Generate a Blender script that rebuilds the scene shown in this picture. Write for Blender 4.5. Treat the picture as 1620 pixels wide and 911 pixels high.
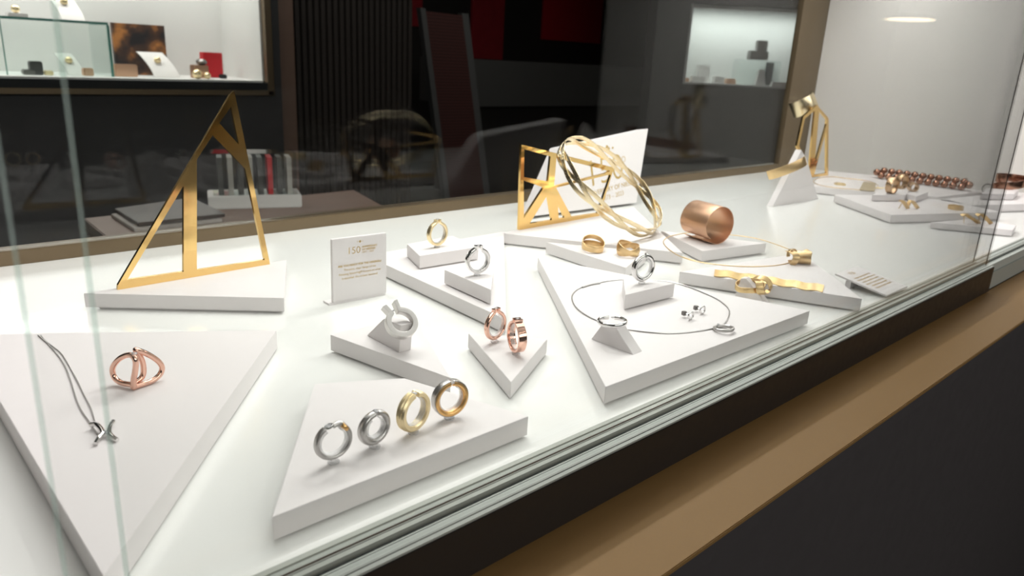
import bpy, bmesh, math, random
from math import sin, cos, pi, radians as rad
from mathutils import Vector, Matrix
random.seed(7)
for o in list(bpy.data.objects):
    bpy.data.objects.remove(o)
COL = bpy.context.scene.collection
SC = bpy.context.scene

# ---------------------------------------------------------------- camera
H = 0.23                       # eye height above the display deck (deck top is z = 0)
PIT, ROL, YAW, F = rad(17.3), rad(-2.95), rad(43.5), 1163.0
fw = Vector((sin(YAW) * cos(PIT), cos(YAW) * cos(PIT), -sin(PIT)))
rt = Vector((cos(YAW), -sin(YAW), 0))
dn = fw.cross(rt)
rt, dn = cos(ROL) * rt + sin(ROL) * dn, -sin(ROL) * rt + cos(ROL) * dn
EYE = Vector((0, 0, H))
cd = bpy.data.cameras.new('camera')
cam = bpy.data.objects.new('camera', cd)
COL.objects.link(cam)
m3 = Matrix((rt, -dn, -fw)).transposed()
cam.matrix_world = Matrix.Translation(EYE) @ m3.to_4x4()
cd.sensor_width = 36
cd.lens = F / 1620 * 36
cd.clip_start = 0.01
cd.clip_end = 60
cd.dof.use_dof = True
cd.dof.focus_distance = 0.58
cd.dof.aperture_fstop = 12
SC.camera = cam
try:
    SC.cycles.transparent_max_bounces = 32      # many panes stand one behind the other
except Exception:
    pass

# ---------------------------------------------------------------- world, exposure, lights
SC.view_settings.view_transform = 'Standard'
SC.view_settings.look = 'None'
SC.view_settings.gamma = 1
SC.view_settings.use_curve_mapping = False
SC.view_settings.exposure = 0
W = bpy.data.worlds.new('world')
SC.world = W
W.use_nodes = True
W.node_tree.nodes['Background'].inputs[0].default_value = (0.5, 0.46, 0.42, 1)
W.node_tree.nodes['Background'].inputs[1].default_value = 0.05


def area(name, loc, target, sx, sy, power, color=(1, 1, 1), spread=180):
    l = bpy.data.lights.new(name, 'AREA')
    l.shape = 'RECTANGLE'
    l.size, l.size_y, l.energy, l.color = sx, sy, power, color
    l.spread = rad(spread)
    o = bpy.data.objects.new(name, l)
    COL.objects.link(o)
    o.location = loc
    o.rotation_euler = (Vector(target) - Vector(loc)).to_track_quat('-Z', 'Y').to_euler()
    return o


def spot(name, loc, target, power, size=60, blend=.5, radius=.01, color=(1, 1, 1)):
    l = bpy.data.lights.new(name, 'SPOT')
    l.energy, l.color, l.spot_size, l.spot_blend, l.shadow_soft_size = power, color, rad(size), blend, radius
    o = bpy.data.objects.new(name, l)
    COL.objects.link(o)
    o.location = loc
    o.rotation_euler = (Vector(target) - Vector(loc)).to_track_quat('-Z', 'Y').to_euler()
    return o


WARM = (1, .985, .965)
strip = area('case_strip_light', (1.00, 0.70, 0.515), (1.00, 0.66, 0), 1.62, 0.03, 5.9, WARM)
area('case_soft_fill', (0.92, 0.50, 0.535), (0.92, 0.50, 0), 1.7, 0.36, 4.6, WARM)  # soft overhead fill, added to flatten the lighting inside the case
spot('case_spot_light', (0.55, 0.60, 0.51), (0.42, 0.42, 0), 2.6, 80, .9, .012, (1, .99, .95))
spot('case_spot_light', (0.95, 0.62, 0.51), (0.62, 0.45, 0), 1.6, 80, .9, .012, (1, .98, .94))
area('room_ceiling_light', (1.0, -1.6, 1.85), (1.0, -1.2, -.9), 2.5, .5, 3, (1, .86, .72))
area('aisle_fill_light', (0.7, -2.3, 1.25), (0.7, .4, 0.05), 3.6, .9, 46, (1, .97, .95))  # unseen fill light, added to brighten plinth sides facing the aisle
area('room_ceiling_light', (3.2, 3.4, 1.85), (3.0, 3.2, -.9), 2.5, 1.0, 16, (1, .93, .86))
area('room_ceiling_light', (0.3, 1.9, 1.85), (0.5, 1.9, -.9), 1.6, .5, 10, (1, .9, .82))


# ---------------------------------------------------------------- pixel helpers (photo frame 1620 x 911)
def ray(x, y):
    return rt * ((x - 810) / F) + dn * ((y - 455.5) / F) + fw


def px(x, y, z=0.0):
    v = ray(x, y)
    return EYE + v * ((z - H) / v.z)


def pl(x, y, p0, n):
    v = ray(x, y)
    return EYE + v * ((Vector(p0) - EYE).dot(n) / v.dot(n))


def py_(x, y, Y):
    v = ray(x, y)
    return EYE + v * (Y / v.y)


def depth(p):
    return (Vector(p) - EYE).dot(fw)


# ---------------------------------------------------------------- materials
def mat(name, color, rough=.5, metal=0, bump=0, bscale=300, stretch=(1, 1, 1), rvar=0, cvar=0, coat=0,
        emit=None, estr=0, spec=.5, aniso=0):
    m = bpy.data.materials.new(name)
    m.use_nodes = True
    nt = m.node_tree
    b = nt.nodes['Principled BSDF']
    b.inputs['Base Color'].default_value = (*color, 1)
    b.inputs['Roughness'].default_value = rough
    b.inputs['Metallic'].default_value = metal
    b.inputs['Specular IOR Level'].default_value = spec
    b.inputs['Coat Weight'].default_value = coat
    b.inputs['Coat Roughness'].default_value = .08
    if aniso:
        b.inputs['Anisotropic'].default_value = aniso
    if emit:
        b.inputs['Emission Color'].default_value = (*emit, 1)
        b.inputs['Emission Strength'].default_value = estr
    if bump or rvar or cvar:
        tc = nt.nodes.new('ShaderNodeTexCoord')
        mp = nt.nodes.new('ShaderNodeMapping')
        mp.inputs['Scale'].default_value = stretch
        nz = nt.nodes.new('ShaderNodeTexNoise')
        nz.inputs['Scale'].default_value = bscale
        nz.inputs['Detail'].default_value = 4
        nt.links.new(tc.outputs['Object'], mp.inputs[0])
        nt.links.new(mp.outputs[0], nz.inputs['Vector'])
        if bump:
            bp = nt.nodes.new('ShaderNodeBump')
            bp.inputs['Strength'].default_value = bump
            bp.inputs['Distance'].default_value = .0003
            nt.links.new(nz.outputs[0], bp.inputs['Height'])
            nt.links.new(bp.outputs[0], b.inputs['Normal'])
        if rvar:
            mr = nt.nodes.new('ShaderNodeMapRange')
            mr.inputs['To Min'].default_value = max(0, rough - rvar)
            mr.inputs['To Max'].default_value = min(1, rough + rvar)
            nt.links.new(nz.outputs[0], mr.inputs[0])
            nt.links.new(mr.outputs[0], b.inputs['Roughness'])
        if cvar:
            mx = nt.nodes.new('ShaderNodeMix')
            mx.data_type = 'RGBA'
            mx.inputs[6].default_value = (*[c * (1 - cvar) for c in color], 1)
            mx.inputs[7].default_value = (*[min(1, c * (1 + cvar)) for c in color], 1)
            nt.links.new(nz.outputs[0], mx.inputs[0])
            nt.links.new(mx.outputs[2], b.inputs['Base Color'])
    return m


def pane_mat(name, tint, ior=1.5, rough=0.0):
    """clear flat glass: Fresnel reflection over straight transmission"""
    m = bpy.data.materials.new(name)
    m.use_nodes = True
    nt = m.node_tree
    nt.nodes.clear()
    out = nt.nodes.new('ShaderNodeOutputMaterial')
    fr = nt.nodes.new('ShaderNodeFresnel')
    ge = nt.nodes.new('ShaderNodeNewGeometry')
    mr = nt.nodes.new('ShaderNodeMapRange')      # same reflectance leaving the pane as entering it
    mr.inputs['To Min'].default_value = ior
    mr.inputs['To Max'].default_value = 1 / ior
    nt.links.new(ge.outputs['Backfacing'], mr.inputs[0])
    nt.links.new(mr.outputs[0], fr.inputs[0])
    tr = nt.nodes.new('ShaderNodeBsdfTransparent')
    tr.inputs[0].default_value = (*tint, 1)
    gl = nt.nodes.new('ShaderNodeBsdfGlossy')
    gl.inputs['Roughness'].default_value = rough
    mx = nt.nodes.new('ShaderNodeMixShader')
    nt.links.new(fr.outputs[0], mx.inputs[0])
    nt.links.new(tr.outputs[0], mx.inputs[1])
    nt.links.new(gl.outputs[0], mx.inputs[2])
    nt.links.new(mx.outputs[0], out.inputs[0])
    return m


def edge_mat(name, col, alpha):
    m = bpy.data.materials.new(name)
    m.use_nodes = True
    nt = m.node_tree
    nt.nodes.clear()
    out = nt.nodes.new('ShaderNodeOutputMaterial')
    tr = nt.nodes.new('ShaderNodeBsdfTransparent')
    tr.inputs[0].default_value = (.9, .95, .93, 1)
    gl = nt.nodes.new('ShaderNodeBsdfPrincipled')
    gl.inputs['Base Color'].default_value = (*col, 1)
    gl.inputs['Roughness'].default_value = .25
    tl = nt.nodes.new('ShaderNodeBsdfTranslucent')
    tl.inputs[0].default_value = (*col, 1)
    a = nt.nodes.new('ShaderNodeMixShader')
    a.inputs[0].default_value = .5
    mx = nt.nodes.new('ShaderNodeMixShader')
    mx.inputs[0].default_value = alpha
    nt.links.new(gl.outputs[0], a.inputs[1])
    nt.links.new(tl.outputs[0], a.inputs[2])
    nt.links.new(tr.outputs[0], mx.inputs[1])
    nt.links.new(a.outputs[0], mx.inputs[2])
    nt.links.new(mx.outputs[0], out.inputs[0])
    return m


M = dict(
    plinth=mat('white_plinth_lacquer', (.765, .735, .73), .5, bump=.12, bscale=260, stretch=(.15, 1, 1), cvar=.012),
    deck=mat('white_deck_lacquer', (.83, .84, .815), .22, rvar=.04, bscale=40, coat=.3),
    wallw=mat('white_case_wall', (.64, .62, .59), .6, bump=.05, bscale=90, cvar=.02),
    casetop=mat('case_top_white', (.55, .55, .54), .6, cvar=.01),
    mirror_gold=mat('polished_gold', (.83, .56, .22), .10, 1, rvar=.02, bscale=30),
    gold_brushed=mat('brushed_gold', (.72, .52, .27), .34, 1, bump=.35, bscale=900, stretch=(1, .05, 1), rvar=.06),
    gold_matte=mat('matte_gold', (.78, .57, .29), .4, 1, bump=.25, bscale=1500, rvar=.05),
    gold_yellow=mat('yellow_gold', (.90, .75, .46), .34, 1, rvar=.05, bscale=500),
    gold_pale=mat('pale_gold', (.80, .68, .45), .26, 1, rvar=.05, bscale=500, bump=.1),
    gold_deep=mat('deep_gold', (.86, .52, .20), .33, 1, bump=.2, bscale=1400, rvar=.05),
    gold_leaf=mat('wavy_gold_sheet', (.90, .67, .32), .36, 1, bump=.3, bscale=700, rvar=.06),
    copper=mat('brushed_copper', (.72, .46, .31), .38, 1, bump=.5, bscale=260, stretch=(.06, 1, 1), rvar=.08),
    copper_pol=mat('copper_brown', (.40, .225, .16), .2, 1, rvar=.05, bscale=200),
    rose=mat('polished_rose_gold', (.83, .52, .41), .09, 1, rvar=.03, bscale=300),
    silver=mat('polished_silver', (.76, .75, .74), .07, 1, rvar=.03, bscale=300),
    silver_m=mat('matte_silver', (.56, .545, .53), .33, 1, bump=.2, bscale=1500, rvar=.05),
    steel=mat('dark_steel_wire', (.58, .57, .56), .3, 1, rvar=.05, bscale=800),
    dark_steel=mat('dark_steel', (.20, .19, .18), .35, 1, rvar=.05, bscale=800),
    satin=mat('satin_grey_metal', (.70, .68, .66), .4, .85, bump=.15, bscale=1600, rvar=.04),
    brown_gold=mat('brown_gold', (.55, .38, .23), .32, 1, bump=.2, bscale=600, rvar=.05),
    rail_grey=mat('pale_rail_grey', (.13, .13, .13), .5, cvar=.05, bscale=30),
    alu=mat('aluminium_profile', (.30, .32, .29), .5, .2, rvar=.05, bscale=200),
    alu_l=mat('aluminium_light', (.36, .39, .36), .5, .1, rvar=.05, bscale=200),
    seal=mat('dark_brown_seal', (.035, .022, .016), .5, rvar=.1, bscale=200),
    charcoal=mat('charcoal_groove', (.012, .016, .018), .8, rvar=.1, bscale=200),
    slab=mat('black_rail', (.012, .010, .009), .4, rvar=.08, bscale=120),
    bronze=mat('bronze_ledge', (.21, .122, .042), .5, .2, spec=.25, bump=.1, bscale=500, cvar=.06, rvar=.05),
    bronze_d=mat('bronze_frame', (.17, .125, .075), .38, .6, rvar=.06, bscale=90),
    base=mat('dark_cabinet', (.040, .036, .036), .55, rvar=.08, bscale=60),
    dwall=mat('dark_wall', (.042, .042, .044), .6, bump=.1, bscale=60, cvar=.06),
    bwall=mat('brown_black_wall', (.022, .019, .017), .6, cvar=.08, bscale=30),
    floor=mat('dark_floor', (.03, .028, .027), .6, bump=.2, bscale=120, cvar=.12),
    ceil=mat('room_ceiling_paint', (.16, .15, .14), .8, cvar=.05, bscale=10),
    curtain=mat('dark_slat_panel', (.045, .036, .031), .7, cvar=.1, bscale=40),
    niche=mat('niche_white', (.66, .66, .64), .7, cvar=.02, bscale=20),
    wood=mat('brown_counter', (.22, .135, .10), .5, bump=.15, bscale=60, stretch=(.1, 1, 1), cvar=.12),
    white=mat('white_display', (.75, .73, .71), .5, cvar=.02, bscale=50),
    red=mat('red_box', (.55, .012, .02), .45, cvar=.05, bscale=60),
    dred=mat('dark_red_poster', (.40, .02, .03), .5, cvar=.35, bscale=9),
    grey=mat('grey_counter', (.07, .068, .066), .5, cvar=.06, bscale=20),
    paper=mat('printed_paper', (.45, .41, .38), .6, cvar=.5, bscale=16),
    photo=mat('dark_photo_print', (.05, .035, .03), .35, cvar=.9, bscale=9),
    gold_ink=mat('gold_ink', (.62, .44, .16), .4, .35, rvar=.05, bscale=300),
    brownglass=mat('brown_stone', (.34, .36, .16), .2, 0, rvar=.05, bscale=100, coat=.5),
    glass=pane_mat('case_glass', (.985, .99, .985)),
    backglass=pane_mat('back_glass', (.96, .97, .965), 1.3),
    edge=edge_mat('glass_edge', (.62, .70, .67), .17),
    vitrine=pane_mat('vitrine_glass', (.95, .98, .97), 1.25),
    green_edge=mat('green_glass_edge', (.10, .30, .25), .2, rvar=.05, bscale=50),
)
def acrylic_mat():
    m = pane_mat('clear_acrylic', (.985, .985, .985), 1.32, .02)
    nt = m.node_tree
    out = [n_ for n_ in nt.nodes if n_.type == 'OUTPUT_MATERIAL'][0]
    mx0 = out.inputs[0].links[0].from_node
    df = nt.nodes.new('ShaderNodeBsdfDiffuse')
    df.inputs[0].default_value = (.9, .9, .9, 1)
    lw = nt.nodes.new('ShaderNodeLayerWeight')
    lw.inputs[0].default_value = .35
    mul = nt.nodes.new('ShaderNodeMath')
    mul.operation = 'MULTIPLY_ADD'
    mul.inputs[1].default_value = .6
    mul.inputs[2].default_value = .16
    nt.links.new(lw.outputs['Facing'], mul.inputs[0])
    mx = nt.nodes.new('ShaderNodeMixShader')
    nt.links.new(mul.outputs[0], mx.inputs[0])
    nt.links.new(mx0.outputs[0], mx.inputs[1])
    nt.links.new(df.outputs[0], mx.inputs[2])
    nt.links.new(mx.outputs[0], out.inputs[0])
    return m


M['acrylic'] = acrylic_mat()
g = bpy.data.materials.new('cut_diamond')
g.use_nodes = True
b_ = g.node_tree.nodes['Principled BSDF']
b_.inputs['Transmission Weight'].default_value = .75
b_.inputs['Roughness'].default_value = .02
b_.inputs['IOR'].default_value = 2.2
b_.inputs['Base Color'].default_value = (.97, .98, 1, 1)
M['diamond'] = g

# poster / print with real pattern
def striped_mat(name, c1, c2, scale, axis=2):
    m = bpy.data.materials.new(name)
    m.use_nodes = True
    nt = m.node_tree
    b = nt.nodes['Principled BSDF']
    tc = nt.nodes.new('ShaderNodeTexCoord')
    wv = nt.nodes.new('ShaderNodeTexWave')
    wv.bands_direction = 'XYZ'[axis]
    wv.inputs['Scale'].default_value = scale
    nt.links.new(tc.outputs['Object'], wv.inputs['Vector'])
    mx = nt.nodes.new('ShaderNodeMix')
    mx.data_type = 'RGBA'
    mx.inputs[6].default_value = (*c1, 1)
    mx.inputs[7].default_value = (*c2, 1)
    nt.links.new(wv.outputs[1], mx.inputs[0])
    nt.links.new(mx.outputs[2], b.inputs['Base Color'])
    b.inputs['Roughness'].default_value = .6
    return m


def print_mat(name):
    """dark print with orange-brown blotches"""
    m = bpy.data.materials.new(name)
    m.use_nodes = True
    nt = m.node_tree
    b = nt.nodes['Principled BSDF']
    tc = nt.nodes.new('ShaderNodeTexCoord')
    nz = nt.nodes.new('ShaderNodeTexNoise')
    nz.inputs['Scale'].default_value = 11
    nz.inputs['Detail'].default_value = 3
    cr = nt.nodes.new('ShaderNodeValToRGB')
    e = cr.color_ramp.elements
    e[0].position, e[0].color = .42, (.012, .010, .012, 1)
    e[1].position, e[1].color = .62, (.42, .17, .045, 1)
    k = e.new(.52)
    k.color = (.07, .032, .018, 1)
    nt.links.new(tc.outputs['Object'], nz.inputs['Vector'])
    nt.links.new(nz.outputs[0], cr.inputs[0])
    nt.links.new(cr.outputs[0], b.inputs['Base Color'])
    b.inputs['Roughness'].default_value = .5
    return m


M['print'] = print_mat('orange_brown_print')
M['redslats'] = striped_mat('red_brown_slats', (.05, .018, .016), (.12, .035, .03), 18)


# ---------------------------------------------------------------- geometry helpers
def box(x0, x1, y0, y1, z0, z1):
    v = [(x, y, z) for x in (x0, x1) for y in (y0, y1) for z in (z0, z1)]
    f = [(0, 1, 3, 2), (4, 6, 7, 5), (0, 4, 5, 1), (2, 3, 7, 6), (0, 2, 6, 4), (1, 5, 7, 3)]
    return v, f


def join(*gs):
    V, Fc = [], []
    for v, f in gs:
        n = len(V)
        V += [tuple(p) for p in v]
        Fc += [tuple(i + n for i in q) for q in f]
    return V, Fc


def prism(poly, z0, z1):
    n = len(poly)
    v = [(p[0], p[1], z0) for p in poly] + [(p[0], p[1], z1) for p in poly]
    f = [tuple(range(n))[::-1], tuple(range(n, 2 * n))] + [(i, (i + 1) % n, n + (i + 1) % n, n + i) for i in range(n)]
    return v, f


def inset_poly(poly, d):
    n = len(poly)
    c = sum((Vector((p[0], p[1])) for p in poly), Vector((0, 0))) / n
    out = []
    for i in range(n):
        p0, p1, p2 = [Vector((poly[j % n][0], poly[j % n][1])) for j in (i - 1, i, i + 1)]
        e1, e2 = (p1 - p0).normalized(), (p2 - p1).normalized()
        n1, n2 = Vector((-e1.y, e1.x)), Vector((-e2.y, e2.x))
        if n1.dot(c - p1) < 0: n1 = -n1
        if n2.dot(c - p1) < 0: n2 = -n2
        bi = (n1 + n2)
        bi = bi / max(.25, bi.dot(n1)) if bi.length > 1e-6 else n1
        out.append(p1 + bi * d)
    return out


def slab3(quad, off):
    """quad of 3D points extruded by vector off"""
    n = len(quad)
    q = [Vector(p) for p in quad]
    v = q + [p + Vector(off) for p in q]
    f = [tuple(range(n))[::-1], tuple(range(n, 2 * n))] + [(i, (i + 1) % n, n + (i + 1) % n, n + i) for i in range(n)]
    return v, f


def sweep(C, U, V, profs, closed=False):
    n, k = len(C), len(profs[0])
    vs = []
    for i in range(n):
        for a, b in profs[i]:
            vs.append(Vector(C[i]) + Vector(U[i]) * a + Vector(V[i]) * b)
    fs = []
    for i in range(n if closed else n - 1):
        j = (i + 1) % n
        for q in range(k):
            r = (q + 1) % k
            fs.append((i * k + q, i * k + r, j * k + r, j * k + q))
    if not closed:
        fs.append(tuple(range(k))[::-1])
        fs.append(tuple(range((n - 1) * k, n * k)))
    return vs, fs


def ell(a, b, n=14):
    return [(a * cos(2 * pi * i / n), b * sin(2 * pi * i / n)) for i in range(n)]


def rrect(a, b, r):
    """rounded rectangle half sizes a (radial) b (axial)"""
    out = []
    for sx, sy, t0 in ((1, 1, 0), (-1, 1, 90), (-1, -1, 180), (1, -1, 270)):
        for t in (0, 30, 60, 90):
            out.append((sx * (a - r) + r * cos(rad(t0 + t)), sy * (b - r) + r * sin(rad(t0 + t))))
    return out


def ringg(R, prof, a0=0, a1=360, n=72, dR=None, dY=None):
    """ring in local XZ plane about Y; prof(t) gives (radial, axial) offsets; t in degrees, 90 = top"""
    closed = abs(a1 - a0) >= 360
    C, U, V, P = [], [], [], []
    m = n if closed else n + 1
    for i in range(m):
        t = a0 + (a1 - a0) * i / n
        u = Vector((cos(rad(t)), 0, sin(rad(t))))
        r = R + (dR(t) if dR else 0)
        C.append(u * r + Vector((0, dY(t) if dY else 0, 0)))
        U.append(u)
        V.append(Vector((0, 1, 0)))
        P.append(prof(t) if callable(prof) else prof)
    return sweep(C, U, V, P, closed)


def catmull(pts, n=8, closed=False):
    P = [Vector(p) for p in pts]
    out = []
    m = len(P)
    for i in range(m if closed else m - 1):
        if closed:
            a, b, c, d = P[(i - 1) % m], P[i], P[(i + 1) % m], P[(i + 2) % m]
        else:
            a, b, c, d = P[max(i - 1, 0)], P[i], P[i + 1], P[min(i + 2, m - 1)]
        for k in range(n):
            t = k / n
            out.append(.5 * ((2 * b) + (c - a) * t + (2 * a - 5 * b + 4 * c - d) * t * t + (3 * b - a - 3 * c + d) * t ** 3))
    if not closed:
        out.append(P[-1])
    return out


def tube(pts, r, closed=False, n=10, sub=8, rf=None, ribbon=None, up=None):
    """tube through control points; ribbon=(half thickness, half width) for a flat band, up = width direction"""
    C = catmull(pts, sub, closed) if sub > 1 else [Vector(p) for p in pts]
    m = len(C)
    U, V, P = [], [], []
    prev = None
    for i in range(m):
        a = C[(i - 1) % m] if (closed or i > 0) else C[i]
        b = C[(i + 1) % m] if (closed or i < m - 1) else C[i]
        t = (b - a).normalized()
        if up is not None:
            w = Vector(up(i / m)) if callable(up) else Vector(up)
            v = (w - t * w.dot(t)).normalized()
        else:
            w = prev if prev is not None else (Vector((0, 0, 1)) if abs(t.z) < .9 else Vector((1, 0, 0)))
            v = (w - t * w.dot(t)).normalized()
            prev = v
        U.append(t.cross(v).normalized())
        V.append(v)
        rr = r * (rf(i / m) if rf else 1)
        P.append(rrect(ribbon[0], ribbon[1], ribbon[0] * .8) if ribbon else ell(rr, rr, n))
    return sweep(C, U, V, P, closed)


def lathe(prof, n=24):
    """prof list of (r,z)"""
    v, f = [], []
    for r, z in prof:
        for i in range(n):
            v.append((r * cos(2 * pi * i / n), r * sin(2 * pi * i / n), z))
    for j in range(len(prof) - 1):
        for i in range(n):
            k = (i + 1) % n
            f.append((j * n + i, j * n + k, (j + 1) * n + k, (j + 1) * n + i))
    f.append(tuple(range(n))[::-1])
    f.append(tuple(range((len(prof) - 1) * n, len(prof) * n)))
    return v, f


def move(gm, mtx):
    return [mtx @ Vector(p) for p in gm[0]], gm[1]


def T3(x, y, z):
    return Matrix.Translation((x, y, z))


def gem(r, at=(0, 0, 0), rot=None, sc=(1, 1, 1)):
    gg = lathe([(.02 * r, -.86 * r), (r, -.05 * r), (r, .05 * r), (.58 * r, .35 * r)], 8)
    m_ = T3(*at) @ (rot.to_4x4() if rot else Matrix.Identity(4)) @ Matrix.Diagonal((*sc, 1))
    return move(gg, m_)


def sphere(r, at=(0, 0, 0), n=14, k=9):
    pr = [(max(r * sin(pi * i / k), r * .02), -r * cos(pi * i / k)) for i in range(k + 1)]
    return move(lathe(pr, n), T3(*at))


def curve_geo(cu):
    o = bpy.data.objects.new('tmp', cu)
    COL.objects.link(o)
    bpy.context.view_layer.update()
    dg = bpy.context.evaluated_depsgraph_get()
    me = bpy.data.meshes.new_from_object(o.evaluated_get(dg))
    v = [tuple(p.co) for p in me.vertices]
    f = [tuple(p.vertices) for p in me.polygons]
    bpy.data.objects.remove(o)
    bpy.data.meshes.remove(me)
    return v, f


def holed(outer, holes, thick):
    """flat 2D plate with holes in local XY, centred thickness in Z"""
    cu = bpy.data.curves.new('c', 'CURVE')
    cu.dimensions = '2D'
    cu.fill_mode = 'BOTH'
    cu.extrude = thick / 2
    for pts in [outer] + holes:
        s = cu.splines.new('POLY')
        s.points.add(len(pts) - 1)
        for i, p in enumerate(pts):
            s.points[i].co = (p[0], p[1], 0, 1)
        s.use_cyclic_u = True
    return curve_geo(cu)


def text(body, size, align='CENTER', off=0.0):
    cu = bpy.data.curves.new('t', 'FONT')
    cu.body = body
    cu.size = size
    cu.align_x = align
    cu.extrude = .00005
    cu.offset = off
    cu.resolution_u = 3
    return curve_geo(cu)


def mesh(name, geo, smooth, bevel=0, auto=35):
    me = bpy.data.meshes.new(name)
    me.from_pydata([tuple(p) for p in geo[0]], [], geo[1])
    bm = bmesh.new()
    bm.from_mesh(me)
    bmesh.ops.remove_doubles(bm, verts=bm.verts, dist=1e-7)
    bmesh.ops.recalc_face_normals(bm, faces=bm.faces)
    if bevel:
        es = [e for e in bm.edges if len(e.link_faces) == 2 and e.calc_face_angle() > rad(25)]
        bmesh.ops.bevel(bm, geom=es, offset=bevel, segments=2, affect='EDGES', clamp_overlap=True)
    if smooth:
        for f in bm.faces:
            f.smooth = True
        for e in bm.edges:
            if len(e.link_faces) == 2 and e.calc_face_angle() > rad(auto):
                e.smooth = False
    bm.to_mesh(me)
    bm.free()
    return me


def tag(o, label, cat, group=None):
    o['label'] = label
    o['category'] = cat
    if group:
        o['group'] = group
    return o


def thing(name, label, cat, loc=(0, 0, 0), group=None, mtx=None):
    o = bpy.data.objects.new(name, None)
    o.empty_display_size = .01
    COL.objects.link(o)
    if mtx is not None:
        o.matrix_world = mtx
    else:
        o.location = loc
    return tag(o, label, cat, group)


def part(name, geo, m, parent=None, smooth=False, bevel=0, world=False, label=None, kind=None, auto=35):
    if world and parent is not None:
        top = parent
        off = Vector((0, 0, 0))
        while top is not None:
            off += top.location
            top = top.parent
        geo = ([Vector(p) - off for p in geo[0]], geo[1])
    o = bpy.data.objects.new(name, mesh(name, geo, smooth, bevel, auto))
    o.data.materials.append(M[m])
    COL.objects.link(o)
    if parent is not None:
        o.parent = parent
    if label: o['label'] = label
    if kind: o['kind'] = kind
    return o


def solo(name, geo, m, label, cat, loc=None, group=None, **k):
    """single mesh thing, geometry in world coordinates, origin moved to loc"""
    vs = [Vector(p) for p in geo[0]]
    if loc is None:
        loc = Vector((sum(p.x for p in vs) / len(vs), sum(p.y for p in vs) / len(vs), min(p.z for p in vs)))
    loc = Vector(loc)
    o = part(name, ([p - loc for p in vs], geo[1]), m, **k)
    o.location = loc
    return tag(o, label, cat, group)


def struct(name, geo, m, **k):
    o = part(name, geo, m, **k)
    o['kind'] = 'structure'
    return o


def dup(root, mtx, label, group=None):
    r = root.copy()
    COL.objects.link(r)
    r.matrix_world = mtx
    r['label'] = label
    if group: r['group'] = group
    for ch in list(root.children):
        c = ch.copy()
        COL.objects.link(c)
        c.parent = r
        for g_ in list(ch.children):
            d = g_.copy()
            COL.objects.link(d)
            d.parent = c
    return r


# ---------------------------------------------------------------- room shell
struct('floor', box(-3, 9, -3, 8, -.95, -.9), 'floor')
struct('ceiling', box(-3, 9, -3, 8, 1.9, 1.95), 'ceil')
struct('wall_front', box(-3, 9, -3.05, -3, -.9, 1.9), 'bwall')
struct('wall_left', box(-3.05, -3, -3, 8, -.9, 1.9), 'bwall')
struct('wall_right', box(9, 9.05, -3, 8, -.9, 1.9), 'bwall')
struct('wall_far', box(-3, 9, 8, 8.05, -.9, 1.9), 'bwall')
# wall behind with lit showcase window
WY = 2.8
nz0 = py_(210, 124, WY).z
nx1 = py_(414, 70, WY).x
wx1 = py_(446, 150, WY).x
struct('wall_back', join(box(-3, wx1, WY, WY + .7, -.9, nz0 - .02), box(nx1 + .02, wx1, WY, WY + .7, nz0 - .02, 1.9),
                         box(-3, nx1 + .02, WY + .02, WY + .7, nz0 + .75, 1.9)), 'dwall')

wc = thing('wall_showcase', 'lit white showcase set in the dark wall behind, bronze framed, upper left of photo', 'showcase',
           ((nx1 - .7), WY, nz0))
n0x = nx1 - 1.5
part('back_panel', box(n0x, nx1, WY + .36, WY + .38, nz0, nz0 + .7), 'niche', wc, world=True)
part('side_panel', box(nx1 - .002, nx1 + .012, WY + .005, WY + .38, nz0, nz0 + .7), 'niche', wc, world=True)
part('side_panel', box(n0x - .015, n0x - .002, WY + .005, WY + .38, nz0, nz0 + .7), 'niche', wc, world=True)
part('shelf_floor', box(n0x, nx1, WY + .003, WY + .38, nz0 - .012, nz0), 'niche', wc, world=True)
part('frame', join(box(n0x, nx1 + .028, WY - .03, WY + .002, nz0 - .052, nz0 - .034),
                   box(nx1 + .004, nx1 + .028, WY - .03, WY + .002, nz0 - .052, nz0 + .75)), 'bronze_d', wc, world=True, bevel=.002)
part('gap_shade_strip', box(n0x, nx1 + .0035, WY - .026, WY + .002, nz0 - .0335, nz0 - .006), 'charcoal', wc, world=True)  # dark strip standing in for the shaded gap between shelf and frame
area('showcase_light', (nx1 - .6, WY + .14, nz0 + .66), (nx1 - .6, WY + .2, nz0), 1.3, .1, 9.5, (1, .98, .95))


# ---------------------------------------------------------------- the display case
FX0, FX1 = -.42, 2.6
case = thing('display_case', 'long jewellery display case with white deck, bronze ledge and dark base', 'display case', (.6, .5, -.9))
DX1 = 1.849
part('deck', box(FX0, DX1, .2775, .8845, -.02, 0), 'deck', case, world=True)
part('underbody', box(FX0, DX1, .278, .90, -.055, -.0205), 'base', case, world=True)
part('base_cabinet', box(FX0, 2.6, .205, .90, -.9, -.0555), 'base', case, world=True)
part('front_ledge', box(FX0, 2.6, .1835, .2515, -.0395, -.036), 'bronze', case, world=True, bevel=.0006)
part('ledge_underside', box(FX0, 2.6, .1865, .2515, -.0545, -.0397), 'base', case, world=True)
part('back_rail', box(FX0, 1.722, .885, .907, -.02, .0155), 'bronze_d', case, world=True, bevel=.0008)
bp = part('back_pane', box(FX0, 1.722, .893, .898, .0156, .55), 'backglass', case, world=True)
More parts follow.
